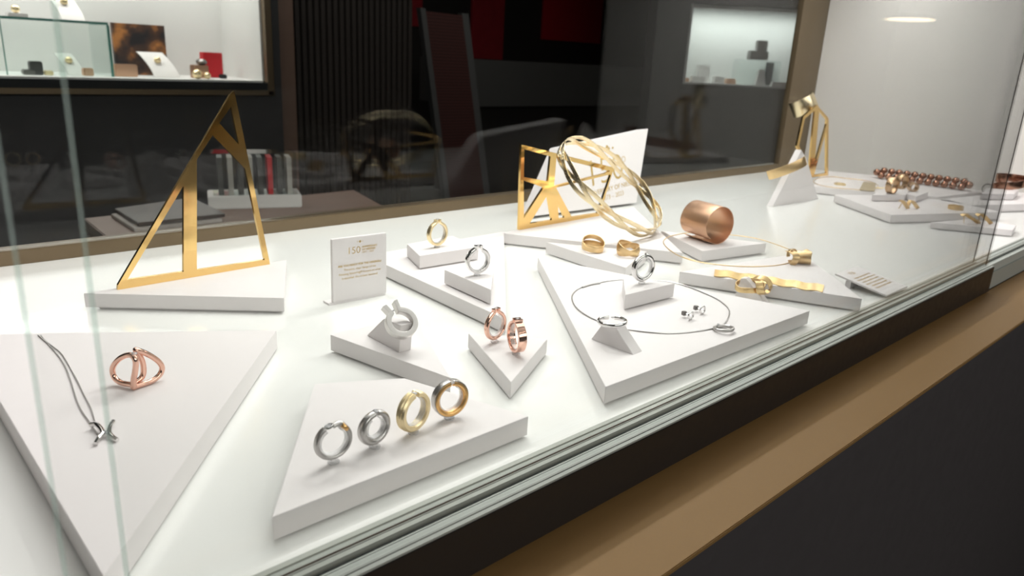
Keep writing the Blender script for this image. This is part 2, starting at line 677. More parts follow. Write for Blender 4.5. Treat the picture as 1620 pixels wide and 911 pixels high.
# corner post
pL = py_(1217, 262, .885).x
part('corner_post', box(1.7225, 1.862, .8855, .899, -.02, .55), 'bronze_d', case, world=True, bevel=.0008)
part('end_panel', box(1.85, 1.88, .2, .8848, -.02, .55), 'wallw', case, world=True)
part('left_panel', box(FX0 - .01, FX0, .25, .90, -.02, .55), 'wallw', case, world=True)
part('top_panel', box(FX0, 1.88, .23, .91, .551, .575), 'casetop', case, world=True)
lp = part('light_strip', box(.18, 1.82, .685, .715, .5165, .5275), 'alu_l', case, world=True)
# bottom track seen between and beyond the sliding panes
tr = part('sliding_track', join(box(FX0, 1.849, .2520, .2772, -.0355, -.012),
                                box(FX0, 1.849, .2738, .2772, -.012, .0012),
                                box(FX0, 1.849, .2649, .2681, -.012, -.0002),
                                ), 'alu', case, world=True)
part('track_groove', join(box(FX0, 1.849, .2592, .2648, -.0118, -.0035),), 'charcoal', case, world=True)
part('track_lip', join(box(FX0, 1.849, .2583, .2591, -.0118, .0002), box(FX0, 1.849, .2537, .2580, -.0118, -.0002), box(FX0, 1.849, .2683, .2736, -.0118, .0003)), 'alu_l', case, world=True)

PX1 = 1.1065
d1 = thing('sliding_glass_door', 'inner sliding glass pane, the one nearer the jewellery', 'glass door', (.55, .2715, 0))
part('pane', box(.0598, PX1 - .0008, .2700, .2731, .0006, .53), 'glass', d1, world=True)
part('pane_edge', join(box(.0586, .0598, .2700, .2731, .0006, .53)), 'edge', d1, world=True)
part('pane_edge', join(box(PX1 - .0008, PX1, .2720, .2731, .0006, .53)), 'seal', d1, world=True)
part('seal', box(.0586, PX1 + .0015, .2690, .2695, -.0001, .0010), 'seal', d1, world=True)
d2 = thing('sliding_glass_door', 'outer sliding glass pane held in the long black bottom rail', 'glass door', (.55, .255, -.034))
part('pane', box(.0377, PX1 - .0022, .2545, .2576, .0006, .53), 'glass', d2, world=True)
part('pane_edge', box(.0365, .0377, .2545, .2576, .0006, .53), 'edge', d2, world=True)
part('pane_edge', box(PX1 - .0022, PX1 - .0015, .2566, .2576, .0006, .53), 'seal', d2, world=True)
part('bottom_rail', box(FX0, PX1 + .0035, .2480, .2519, -.0345, -.0008), 'slab', d2, world=True, bevel=.0004)
part('rail_trim', join(box(FX0, PX1 + .0033, .2484, .2512, -.0007, .0006), box(.0, PX1, .2522, .2530, -.0115, .0006)), 'alu', d2, world=True)
part('seal', box(.02, PX1 + .001, .2531, .2536, -.0001, .0002), 'seal', d2, world=True)


# ---------------------------------------------------------------- plinths
PH = .015


def plinth(poly, label, base=0.0, h=PH, gap=.0012, name='plinth', cat='plinth', z=None, group=None):
    """poly: photo pixels of the top corners"""
    pts = [px(x, y, base + h) for x, y in poly]
    p2 = [(p.x, p.y) for p in pts]
    top = prism(p2, base + gap, base + h)
    foot = prism(inset_poly(p2, .004), base, base + gap + .0002)
    c = (sum(p[0] for p in p2) / len(p2), sum(p[1] for p in p2) / len(p2), base)
    o = solo(name, join(top), 'plinth', label, cat, loc=c, bevel=.00025, group=group)
    # the recessed foot belongs to the same block
    fo = [(Vector(p) - Vector(c)) for p in foot[0]]
    bm = bmesh.new()
    bm.from_mesh(o.data)
    vs = [bm.verts.new(p) for p in fo]
    for f in foot[1]:
        bm.faces.new([vs[i] for i in f])
    bm.to_mesh(o.data)
    bm.free()
    return o


plinth([(-63, 529), (437.5, 522), (163, 911)], 'large white triangular plinth at front left under the rose gold ring and silver pendant', h=.0165)
plinth([(132, 464), (449, 471.5), (453, 411)], 'white triangular plinth under the tall gold triangle frame', gap=.0022)
plinth([(432, 817), (836, 658), (470, 600), (488, 620)][:0] or [(430.5, 818), (836, 658.5), (640, 598), (498, 607)],
       'white plinth at front carrying the row of four rings', h=.0145)
plinth([(578, 404), (797, 366), (800.5, 505)], 'white triangular plinth behind the text card, carrying two small plinths', gap=.0018)
plinth([(644, 386), (664, 404.6), (757, 390.5), (716, 373)], 'small white plinth under the yellow gold ring', base=PH)
plinth([(703, 426.6), (776.7, 458.4), (781.5, 424)], 'small white plinth under the pave silver ring', base=PH)
plinth([(522.5, 529.5), (713, 598), (654, 499)], 'white triangular plinth under the matte grey keyhole shaped ring', gap=.0018)
plinth([(741, 527), (808.4, 604.5), (866, 536)], 'small white triangular plinth under the two rose gold rings', h=.014)
plinth([(851, 407), (958, 612), (1281, 491.5)], 'large white triangular plinth at right under the silver wire choker', gap=.0018)
plinth([(986, 437.5), (989.6, 466.7), (1067.6, 448)], 'small white triangular plinth under the polished silver ring, inside the choker', base=PH)
plinth([(792, 368.5), (1080.5, 400), (1003, 328)], 'white triangular plinth under the gold star frame', gap=.002)
plinth([(864, 383), (990, 423.5), (1023, 397.5)], 'narrow white triangular plinth under the two twisted gold band rings')
plinth([(1046, 365), (1111.5, 397.3), (1212.4, 384.4)], 'white triangular plinth under the copper cuff', gap=.002)
plinth([(1075, 429.7), (1364, 472.7), (1269, 400)], 'white triangular plinth under the wavy gold strip', gap=.002)
plinth([(1281, 294), (1381, 304), (1484, 311.5), (1558, 303.5), (1420, 280.5), (1308, 270)],
       'long white plinth by the end wall under the gold frame and copper beads', gap=.0022)
plinth([(1320, 308), (1410, 340), (1584, 335.5), (1500, 316.5), (1400, 308.5)], 'white plinth at far right with the small gold earrings and ring', gap=.0022)
plinth([(1380, 308.3), (1431.8, 308.6), (1440, 300), (1398, 297.5)], 'tiny white plinth under the upright gold band ring at far right', base=PH, h=.012)
plinth([(1434, 306), (1449, 311), (1469, 303.5), (1446, 299)], 'tiny white plinth under the gold ring pair beside the copper beads', base=PH, h=.012)
plinth([(1486, 316), (1540, 325), (1640, 322), (1640, 304), (1570, 306)], 'white plinth at right edge under the copper bangle', gap=.002)
plinth([(1552, 306.5), (1604, 307), (1612, 300), (1560, 298)], 'tiny white plinth in front of the copper bangle at the right edge', base=PH, h=.012)
plinth([(1472.7, 351.5), (1602, 364), (1608, 356), (1535, 346.5)], 'small white plinth behind the glass edges under the gold hook earrings', gap=.0014, h=.011)


def wedge(front4, base, thick_px, label, backvec=None):
    """trapezoid prop block. front4: pixels of base-left, base-right, top-right, top-left; standing on z=base"""
    a, b = px(*front4[0], base), px(*front4[1], base)
    u = (b - a).normalized()
    n = Vector((u.y, -u.x, 0))
    if n.dot(EYE - a) < 0: n = -n
    q = [a, b, pl(*front4[2], a, n), pl(*front4[3], a, n)]
    return solo('ring_wedge', slab3(q, -n * thick_px), 'plinth', label, 'display wedge', bevel=.0003), q, n


# ---------------------------------------------------------------- text card
def cardpanel(parent, q, n, thick, m='plinth', name='panel'):
    return part(name, slab3(q, -n * thick), m, parent, world=True, bevel=.0004)


def letters(parent, q, n, s, lines, mname='gold_ink', emblem=None, labels=True):
    """q: bottom-left, bottom-right, top-right, top-left of face; lines: (text,u,v,size,align,off) with v from top in widths"""
    o, r, up = q[3], (q[2] - q[3]), (q[3] - q[0])
    wd = r.length
    r = r.normalized()
    up = (up - r * up.dot(r)).normalized()
    R = Matrix((r, up, r.cross(up))).transposed().to_4x4()
    for nm, grp in lines:
        gs = []
        for body, u, v, size, al, off in grp:
            mt = Matrix.Translation(o + r * wd * u - up * wd * v + n * .0002) @ R
            gs.append(move(text(body, size * wd, al, off * wd), mt))
        part(nm, join(*gs), mname, parent, world=True)
    if emblem:
        u, v, s_ = emblem
        mt = Matrix.Translation(o + r * wd * u - up * wd * v + n * .0002) @ R
        gs = []
        for cx, cy, k in ((0, 0, 1), (-1.75, 0, .32), (1.75, 0, .32)):
            if k == 1:
                for ax, ay in ((0, .5), (0, -.5), (.5, 0), (-.5, 0)):
                    e = .44
                    gs.append(prism([(ax + e, ay), (ax, ay + e), (ax - e, ay), (ax, ay - e)], -.00004 / s_, .00006 / s_))
            else:
                gs.append(prism([(cx + k, cy), (cx, cy + k), (cx - k, cy), (cx, cy - k)], -.00004 / s_, .00006 / s_))
        gg = join(*gs)
        gg = ([(p[0] * s_ * wd, p[1] * s_ * wd, p[2] * s_) for p in gg[0]], gg[1])
        part('emblem', move(gg, mt), mname, parent, world=True)


cl, cr_ = px(527, 479.5, .002), px(611.5, 463.3, .002)
u = (cr_ - cl).normalized()
n = Vector((u.y, -u.x, 0))
if n.dot(EYE - cl) < 0: n = -n
tl, trr = pl(525, 379, cl, n), pl(611.5, 368.5, cl, n)
q = [cl, cr_, trr, tl]
cardt = thing('text_card', 'upright white anniversary card with gold lettering beside the tall gold triangle', 'sign', (cl + cr_) / 2 * 1.0)
cardt.location.z = 0
cardpanel(cardt, q, n, .0035)
fq = [cl - n * .0002 - u * .004, cr_ - n * .0002 - u * .001, cr_ - n * .012 - u * .001, cl - n * .012 - u * .004]
part('foot', prism([(p.x, p.y) for p in fq], 0, .002), 'plinth', cardt, world=True)
L150 = [('large_numerals', [('150', .385, .275, .165, 'CENTER', -.0022), ('o', .505, .215, .06, 'CENTER', -.001)]),
        ('side_lettering', [('ANNIVERSARY', .535, .195, .044, 'LEFT', .0005), ('OF NIESSING', .535, .240, .044, 'LEFT', .0005),
                            ('1873 – 2023', .535, .285, .044, 'LEFT', -.0005)])]
letters(cardt, q, n, 1, L150 + [
    ('heading', [('ARE YOU READY FOR THE ORIGINAL?', .5, .475, .047, 'CENTER', .0008)]),
    ('body_text', [('The pure, clear design of the', .5, .545, .051, 'CENTER', -.0003),
                   ('Niessing Spannring® focuses on what', .5, .615, .051, 'CENTER', -.0003),
                   ('is essential: the radiant diamond.', .5, .685, .051, 'CENTER', -.0003)])], emblem=(.5, .085, .026))

# large leaning anniversary board behind the gold star
bl, br = px(840, 342.5, .0045), px(1007, 320.5, .0045)
u = (br - bl).normalized()
nh = Vector((u.y, -u.x, 0))
if nh.dot(EYE - bl) < 0: nh = -nh
n = (nh * cos(rad(9)) + Vector((0, 0, sin(rad(9))))).normalized()
q = [bl, br, pl(1025.5, 203.5, bl, n), pl(887, 233.5, bl, n)]
bd = thing('anniversary_board', 'thick white slanted board with gold 150 print behind the gold star frame', 'sign', ((bl + br) / 2).to_tuple())
bd.location.z = 0
cardpanel(bd, q, n, .024)
mid = [q[0] + (q[3] - q[0]) * 0, q[1], q[2], q[3]]
letters(bd, [q[0], q[1], q[2], q[3]], n, 1, [
    ('large_numerals', [('150', .44, .335, .29, 'CENTER', -.004), ('o', .665, .215, .11, 'CENTER', -.002)]),
    ('lettering', [('ANNIVERSARY OF NIESSING', .50, .405, .052, 'CENTER', 0), ('1873 – 2023', .5, .465, .052, 'CENTER', -.0003)])],
    emblem=(.49, .085, .036))

# low reclining card by the front glass
a = Vector((.824, .2762, .0045))
upv = Vector((0, .985, .17)).normalized()
b = a + Vector((.06, 0, 0))
n = Vector((1, 0, 0)).cross(upv)
q2 = [a, b, b + upv * .06, a + upv * .06]
c2 = thing('text_card', 'low white reclining card with gold text lines by the front glass rail', 'sign', (a + b) / 2)
c2.location.z = 0
cardpanel(c2, q2, n, .002)
hb = a + upv * .045
part('foot', box(a.x + .004, b.x - .004, hb.y - .003, hb.y + .003, 0, hb.z - .0035), 'plinth', c2, world=True)
letters(c2, q2, n, 1, [('large_numerals', [('150', .40, .20, .15, 'CENTER', -.002)]),
                       ('body_text', [(t_, .5, .33 + .085 * i, .06, 'CENTER', 0) for i, t_ in enumerate(
                           ['The pure, clear design of the', 'Niessing Spannring® focuses on', 'what is essential: the radiant', 'diamond. The pure, clear design', 'of the Niessing Spannring®',
                            'focuses on what is essential'])])])


# ---------------------------------------------------------------- gold frames
def frame(name, foot, z, outer, holes, thick, label, cat='frame', tilt=0):
    a, b = px(*foot[0], z), px(*foot[1], z)
    u = (b - a).normalized()
    n = Vector((u.y, -u.x, 0))
    if n.dot(EYE - a) < 0: n = -n
    upv = (Vector((0, 0, 1)) * cos(rad(tilt)) + n * sin(rad(tilt))).normalized()
    n = (n * cos(rad(tilt)) - Vector((0, 0, 1)) * sin(rad(tilt))).normalized()

    def to2(p):
        w = pl(p[0], p[1], a, n)
        h_ = (w - a).dot(upv)
        return ((w - a).dot(u), max(h_, 0) if abs(h_) < .003 else h_)
    o2 = [to2(p) for p in outer]
    h2 = [[to2(p) for p in h] for h in holes]
    gg = holed(o2, h2, thick)
    R = Matrix((u, upv, n)).transposed()
    if R.determinant() < 0:
        R = Matrix((u, upv, -n)).transposed()
    gg = move(gg, Matrix.Translation(a - n * thick / 2) @ R.to_4x4())
    return solo(name, gg, 'mirror_gold', label, cat, bevel=0), a, b, n, u


frame('gold_triangle_frame', [(188, 458.5), (427, 418)], PH,
      [(186.3, 458.7), (186.6, 451), (366, 147), (370, 144), (372, 150), (427.4, 418.2)],
      [[(290.6, 293), (290.6, 429.5), (201.4, 442.4)],
       [(336.5, 213.8), (387.8, 266), (418.6, 410.9), (311.5, 426.6), (311.5, 252.6)],
       [(365.7, 168.8), (378.6, 229.3), (347, 195)]], .0035,
      'tall polished gold triangle frame with slanted bars on the left plinth')
star, sa, sb, sn, su = frame('gold_star_frame', [(821, 364), (948, 341.5)], PH,
      [(825, 228.7), (971.5, 265), (948.3, 341.5), (821, 364)],
      [[(829.6, 236), (871, 247.5), (867, 287), (829, 280)],
       [(880.5, 250), (965, 270.5), (957, 274.5), (876.5, 294.5)],
       [(828.5, 285), (860, 297), (829, 345)],
       [(866.5, 308), (873, 348), (838, 353.5)],
       [(882.5, 320), (893, 344.2), (884, 346)],
       [(880, 297), (967, 275.5), (945.5, 337), (904.5, 343)]], .0035,
      'polished gold trapezoid frame with star shaped struts in front of the white board', tilt=5)
fr2, fa, fb, fn, fu = frame('gold_polygon_frame', [(1282, 281), (1310, 277.5)], PH,
      [(1292.5, 166), (1311, 187), (1310.3, 277.5), (1281.5, 281), (1260.5, 231), (1271, 184)],
      [[(1289, 175), (1273.3, 188), (1264.5, 230), (1280, 271)],
       [(1296.2, 175), (1308, 189), (1307.6, 196), (1288.5, 262)],
       [(1307.5, 205), (1307.3, 273.8), (1288, 276.5)]], .004,
      'slim polished gold polygon frame by the end wall at far right')

# ---------------------------------------------------------------- rings on clear stands
def ring_pose(foot, base, hpx, alpha, tilt=0, lift=.0022):
    """matrix at the ring centre plus its outer radius; alpha: front turned to image right"""
    p = px(*foot, base)
    d = depth(p)
    Ro = hpx / 2 * d / F / .965
    vd = Vector((p.x, p.y, 0)).normalized()
    rr = Vector((vd.y, -vd.x, 0))
    nn = -vd * cos(rad(alpha)) + rr * sin(rad(alpha))
    rz = math.atan2(nn.x, -nn.y)
    c = p + Vector((0, 0, lift + Ro))
    return Matrix.Translation(c) @ Matrix.Rotation(rz, 4, 'Z') @ Matrix.Rotation(rad(tilt), 4, 'Y'), Ro, p


STAND = None


def stand(p, mring, Ro, Ri, label, w=.0019):
    t = thing('ring_stand', label, 'ring stand', group='clear acrylic ring stands')
    rz = mring.to_euler().z
    t.matrix_world = Matrix.Translation(p) @ Matrix.Rotation(rz, 4, 'Z')
    zc = (mring.translation - p).z
    part('foot', lathe([(.0032, 0), (.0034, .0004), (.0034, .0009), (.0031, .0013), (.0016, .0016), (.0015, .0022)], 28), 'acrylic', t, smooth=True)
    rc = Ri - .0005
    clip = move(ringg(rc, rrect(.00035, w, .00025), 118, 422, 60), T3(0, 0, zc))
    part('clip', clip, 'acrylic', t, smooth=True)
    return t


RINGS = {}


def ring_thing(key, label, m_, name='ring'):
    t = thing(name, label, 'ring', mtx=m_)
    RINGS[key] = t
    return t


UPG = None
# 1 silver wire ring with oval stone and small gold loop
m_, Ro, p = ring_pose((528, 731.5), .0145, 62, 24)
t = ring_thing(1, 'slim matte silver ring with oval stone and small gold loop, leftmost of the four', m_)
wr = .00165 * Ro / .0125
R0 = Ro - wr
prf = ell(wr, wr * 1.25, 14)
part('band', ringg(R0, prf, 118, 430, 80, dR=lambda t_: 0), 'silver_m', t, smooth=True)
part('twist', ringg(R0, prf, 44, 92, 20, dR=lambda t_: .0009 * sin((t_ - 44) / 48 * pi), dY=lambda t_: -.0012 * (t_ - 44) / 48), 'silver_m', t, smooth=True)
part('gold_loop', move(ringg(wr * 1.75, ell(.0008, .0013, 10), 0, 360, 30),
     Matrix.Translation((R0 * cos(rad(50)), -.0004, R0 * sin(rad(50)))) @ Matrix.Rotation(rad(50), 4, 'Y') @ Matrix.Rotation(rad(90), 4, 'X')),
     'gold_deep', t, smooth=True, label='small polished gold loop')
part('setting', move(ringg(.0019, ell(.0004, .0008, 8), 0, 360, 30), Matrix.Translation((R0 * cos(rad(107)), -.0006, R0 * sin(rad(107)) + .0004)) @ Matrix.Rotation(rad(-12), 4, 'Y') @ Matrix.Rotation(rad(90), 4, 'X') @ Matrix.Diagonal((1.35, 1, 1, 1))), 'silver', t, smooth=True)
part('diamond', gem(.0018, (R0 * cos(rad(107)), -.0006, R0 * sin(rad(107)) + .0008), None, (1.35, 1, 1)), 'diamond', t)
stand(p, m_, Ro, Ro - 2 * wr, 'clear ring stand inside the slim silver ring with the oval stone')

# 2 thick tapered silver ring
m_, Ro, p = ring_pose((593, 708), .0145, 59, 38)
t = ring_thing(2, 'thick twisted matte silver ring with diamond, second from left of the four', m_)


def p2(t_):
    k = .5 + .5 * cos(rad(t_ - 250))
    return ell(.0017 + .0007 * k, .0024 + .0010 * k, 16)


part('band', ringg(Ro - .0023, p2, 97, 443, 90, dY=lambda t_: .0016 * sin(rad((t_ - 90) * .5)) * (1 if t_ < 270 else 1) - .0008), 'silver_m', t, smooth=True)
part('diamond', gem(.0020, (0, -.0006, Ro - .0010)), 'diamond', t)
stand(p, m_, Ro, Ro - .0046, 'clear ring stand inside the thick twisted silver ring')

# 3 ridged yellow gold ring
m_, Ro, p = ring_pose((654, 684.5), .0145, 63, 48)
t = ring_thing(3, 'ridged matte yellow gold ring, third from left of the four', m_)


def p3(t_):
    k = max(0, .5 + .5 * cos(rad(t_ - 180)))
    b = .0031
    pts = []
    for i in range(7):
        a_ = -b + 2 * b * i / 6
        pts.append((.0014 + (.0009 if i % 2 else 0) * (.3 + .7 * k) - .0004 * abs(a_ / b) ** 2, a_))
    pts += [(-.0012, b * .96), (-.0014, b * .5), (-.0014, -b * .5), (-.0012, -b * .96)]
    return pts


part('band', ringg(Ro - .0017, p3, 98, 442, 90), 'gold_yellow', t, smooth=True, auto=28)
part('diamond', gem(.0018, (0, -.0004, Ro - .0008)), 'diamond', t)
stand(p, m_, Ro, Ro - .0032, 'clear ring stand inside the ridged yellow gold ring')

# 4 ring with gold face and silver outside
m_, Ro, p = ring_pose((711, 662), .0145, 59, 30)
t = ring_thing(4, 'ring with gold front face and grey silver outer band, rightmost of the four', m_)
k = .0021
part('silver_band', ringg(Ro - .0007, rrect(.0007, .0024, .0002), 95, 445, 90), 'silver_m', t, smooth=True, label='grey silver outer band')
part('gold_band', ringg(Ro - k, lambda t_: [(.0013, -.0030), (.0004, -.0033), (-.0010, -.0028), (-.0014, -.0020), (-.0014, .0018), (-.0006, .0022), (.0013, .0022)], 95, 445, 90),
     'gold_deep', t, smooth=True, auto=50)
part('diamond', gem(.0020, (0, -.0018, Ro - .0010)), 'diamond', t)
stand(p, m_, Ro, Ro - .0035, 'clear ring stand inside the gold and silver two tone ring')


def headed_ring(key, foot, base, hpx, alpha, mname, label, prof, head=.0036, open_=27, standlabel='', w=.0016, Rk=.0024, gap=.0008, flare=.0002):
    """ring whose ends rise at the top and hold a diamond"""
    m_, Ro0, p = ring_pose(foot, base, hpx, alpha)
    Ro = Ro0 - head / 2
    m_ = m_.copy()
    m_.translation = p + Vector((0, 0, .0022 + Ro))
    t = ring_thing(key, label, m_)
    R1 = Ro - Rk / 2
    gs = []
    C, U, V, P = [], [], [], []
    a0, a1 = 90 + open_, 450 - open_
    N = 80
    for i in range(-7, N + 8):
        if i < 0 or i > N:
            s = (-i if i < 0 else i - N) / 7
            sgn = -1 if i < 0 else 1
            ta = rad(a0 if i < 0 else a1)
            base_p = Vector((cos(ta), 0, sin(ta))) * R1
            x_end = sgn * (gap + Rk / 2 + flare * s * s)
            bx = base_p.x + (sgn * (gap + Rk / 2) - base_p.x) * min(1, s * 2.2)
            C.append(Vector((bx if s < .45 else x_end, 0, base_p.z + (head + .0012) * s)))
            a_ = ta + (pi / 2 if i >= 0 else -pi / 2) * 0
            w_ = min(1, s * 1.6)
            u_ = (Vector((cos(ta), 0, sin(ta))) * (1 - w_) + Vector((sgn, 0, 0)) * w_).normalized()
            U.append(u_)
        else:
            tt = rad(a0 + (a1 - a0) * i / N)
            u_ = Vector((cos(tt), 0, sin(tt)))
            C.append(u_ * R1)
            U.append(u_)
        V.append(Vector((0, 1, 0)))
        P.append(prof)
    part('band', sweep(C, U, V, P), mname, t, smooth=True, auto=50)
    part('diamond', gem(.0016, (0, 0, R1 + head + .0002)), 'diamond', t)
    stand(p, m_, Ro, R1 - Rk / 2 - .0001, standlabel, w)
    return t, R1


headed_ring(5, (691.5, 391), .030, 42, 42, 'gold_yellow', 'polished yellow gold ring with raised diamond head on the rear small plinth',
            rrect(.0013, .0027, .0006), standlabel='clear ring stand inside the polished yellow gold ring', w=.0014)
t, R1 = headed_ring(6, (755, 435.5), .030, 46, 30, 'silver', 'polished silver ring with pave set rim and raised diamond on the middle small plinth',
                    rrect(.0014, .0026, .0003), standlabel='clear ring stand inside the pave silver ring', w=.0014, Rk=.0028)
pv = []
for i in range(64):
    a_ = rad(108 + 324 * i / 63)
    pv.append(gem(.0006, (R1 * cos(a_), -.0026, R1 * sin(a_)), Matrix.Rotation(rad(90), 3, 'X')))
part('pave_stones', join(*pv), 'silver', t, kind='stuff', label='tiny stones set around the rim')
headed_ring(7, (782.5, 541), .014, 53, 50, 'rose', 'rounded polished rose gold ring with diamond, left of the pair', ell(.0016, .0022, 14), Rk=.0030, head=.0034,
            standlabel='clear ring stand inside the rounded rose gold ring')
headed_ring(8, (816, 560), .014, 55, -66, 'rose', 'wide flat polished rose gold ring turned side on, right of the pair', rrect(.0010, .0033, .0004), Rk=.002, head=.0030,
            standlabel='clear ring stand inside the wide rose gold ring')

# 9 polished round silver ring on the small plinth
m_, Ro, p = ring_pose((1015, 448.5), .030, 44, 42)
t = ring_thing(9, 'rounded polished silver ring standing on the small plinth inside the choker', m_)
part('band', ringg(Ro - .0022, ell(.0022, .0026, 16), 96, 444, 90), 'silver', t, smooth=True)
part('diamond', gem(.0012, (0, 0, Ro - .0013)), 'diamond', t)
stand(p, m_, Ro, Ro - .0044, 'clear ring stand inside the polished silver ring within the choker')

# ---------------------------------------------------------------- keyhole shaped ring on wedge
wz = PH
wd1, q, n = wedge([(580.5, 530.5), (631, 558), (634, 515), (607, 504)], wz, .011, 'white wedge holding up the matte grey keyhole ring')
# ring: lies back on the wedge
cpt = Vector((q[2] + q[3]) / 2) + Vector((0, 0, .0035))
dref = depth(cpt)
v = ray(635, 511)
cpt = EYE + v * (dref - .003) / v.dot(fw)
nn = (-v.normalized() * .82 + Vector((0, 0, 1)) * .50 + rt * .34).normalized()
upd = (-dn * 1.0 - rt * .55)
upd = (upd - nn * upd.dot(nn)).normalized()
rr_ = upd.cross(nn).normalized()
mk = Matrix.Translation(cpt) @ Matrix((rr_, -nn, upd)).transposed().to_4x4()
t = ring_thing(11, 'large matte grey keyhole shaped ring leaning on a white wedge', mk)
s_ = dref / F
Rk = 25.5 * s_
wk = 4.1 * s_
hw = .0032
C, U, V, P = [], [], [], []
a0, a1 = 90 + 19, 450 - 19
N = 72
RR = Rk - wk
for i in range(N + 1):
    tt = rad(a0 + (a1 - a0) * i / N)
    u_ = Vector((cos(tt), 0, sin(tt)))
    C.append(u_ * RR); U.append(u_); V.append(Vector((0, 1, 0))); P.append(rrect(wk, hw, .0002))
part('band', sweep(C, U, V, P), 'satin', t, smooth=True, auto=40)
for sg in (-1, 1):
    x0 = sg * RR * sin(rad(19))
    z0 = RR * cos(rad(19)) - wk * .7
    pr_ = [(x0 - wk * .8, z0), (x0 + wk * .8, z0), (x0 + wk * .8 + sg * wk * .9, z0 + wk * 4.6), (x0 - wk * .8 + sg * wk * .9, z0 + wk * 4.6)]
    gg = slab3([(a_, -hw - .0001, b) for a_, b in pr_], (0, 2 * hw + .0002, 0))
    part('prong_block', gg, 'satin', t, bevel=.0002)
part('diamond', gem(.0013, (0, 0, RR + wk * .6)), 'diamond', t)

# open silver ring lying on the wedge of the large plinth
wd2, q, n = wedge([(935, 536.5), (1002, 561.5), (972, 515.5), (952, 514)], PH, .012, 'white wedge under the open polished silver ring, inside choker')
cz = q[2].z + .0006
cpt = px(968.5, 508.5, cz)
s_ = depth(cpt) / F
m_ = Matrix.Translation(cpt) @ Matrix.Rotation(rad(20), 4, 'Z') @ Matrix.Rotation(rad(90 - 3), 4, 'X')
t = ring_thing(10, 'open polished silver ring lying flat on a white wedge', m_)
part('band', ringg(24.5 * s_ - .0015, lambda t_: ell(.0014, .0019, 14), -10, 325, 80), 'silver', t, smooth=True)
a_ = rad(-18)
part('diamond', gem(.0014, ((24.5 * s_ - .0015) * cos(a_), 0, (24.5 * s_ - .0015) * sin(a_)), Matrix.Rotation(rad(-90), 3, 'X')), 'diamond', t)

# ---------------------------------------------------------------- rose gold double loop ring
ZA = .0165


def pz(cx, cy, ox=160, oy=530, s=9.108):
    return (ox + cx / s, oy + cy / s)


M0 = px(*pz(468, 790), ZA)
A1 = px(*pz(285, 738), ZA)
B1 = px(*pz(690, 715), ZA)
rg = .0018


def vplane(a, b):
    u = (b - a).normalized()
    n = Vector((u.y, -u.x, 0))
    return n


n1, n2 = vplane(M0, A1), vplane(M0, B1)
l1 = [(470, 762), (438, 716), (300, 690), (205, 628), (165, 530), (180, 440), (260, 345), (370, 290), (450, 300), (498, 380), (490, 520), (468, 640)]
l2 = [(478, 765), (600, 712), (740, 655), (845, 570), (878, 470), (830, 385), (720, 305), (600, 245), (500, 215)]
P1 = [pl(*pz(*c), M0, n1) for c in l1]
P2 = [pl(*pz(*c), M0, n2) for c in l2]
back = vplane(M0, B1)
P2b = [pl(*pz(*c), M0 + (B1 - M0) * .15 + Vector((n2.x, n2.y, 0)) * (.004 if n2.dot(EYE - M0) < 0 else -.004), n2) for c in [(520, 232), (565, 310), (600, 400), (612, 520), (585, 610), (500, 680)]]
for L in (P1, P2, P2b):
    for i, v_ in enumerate(L):
        if v_.z < ZA + rg: L[i] = Vector((v_.x, v_.y, ZA + rg))
t = thing('double_ring', 'rose gold double loop ring with small diamond on the front left plinth', 'ring', M0)
part('left_loop', tube(P1, rg, closed=True, n=14), 'rose', t, smooth=True, world=True)
part('right_loop', tube(P2 + P2b, rg, n=14), 'rose', t, smooth=True, world=True)
gp = pl(*pz(478, 262), M0, n1)
part('diamond', gem(.0019, gp), 'diamond', t, world=True)

# silver pendant necklace
sc_ = 4.555


def pn(cx, cy, z=ZA + .0006):
    return px(50 + cx / sc_, 520 + cy / sc_, z)


s1 = [(45, 45), (130, 122), (225, 240), (280, 370), (320, 500), (360, 590), (430, 690), (475, 760)]
s2 = [(68, 45), (110, 95), (215, 180), (310, 340), (380, 480), (430, 580), (460, 690)]
t = thing('pendant_necklace', 'silver chain necklace with small x shaped pendant on the front left plinth', 'necklace', pn(300, 500, ZA))


def chain(pts, r):
    C = catmull(pts, 10)
    gs = []
    acc = 0
    last = C[0]
    path = [C[0]]
    for c in C[1:]:
        d = (c - last).length
        nseg = max(1, int(d / .0011))
        for j in range(1, nseg + 1):
            path.append(last.lerp(c, j / nseg))
        last = c
    return tube(path, r, n=6, sub=1, rf=lambda f_: 1 + .35 * (int(f_ * len(path)) % 2))


part('chain', join(chain([pn(*c) for c in s1], .00036), chain([pn(*c) for c in s2], .00036)), 'steel', t, smooth=True, world=True)
pw = .0014
pp = ZA + .0012
L = [pn(425, 690, ZA + .0028), pn(470, 692, ZA + .0034), pn(512, 745, ZA + .0026), pn(482, 790, ZA + .0016), pn(458, 832, pp)]
Rr = [pn(588, 668, ZA + .0028), pn(566, 705, ZA + .0026), pn(562, 752, ZA + .0024), pn(590, 785, ZA + .0018), pn(618, 802, pp)]
pe = part('pendant', join(tube(L, pw, n=12), tube(Rr, pw, n=12)), 'silver', t, smooth=True, world=True)
part('stone', gem(.0016, pn(538, 745, ZA + .003)), 'diamond', t, world=True)

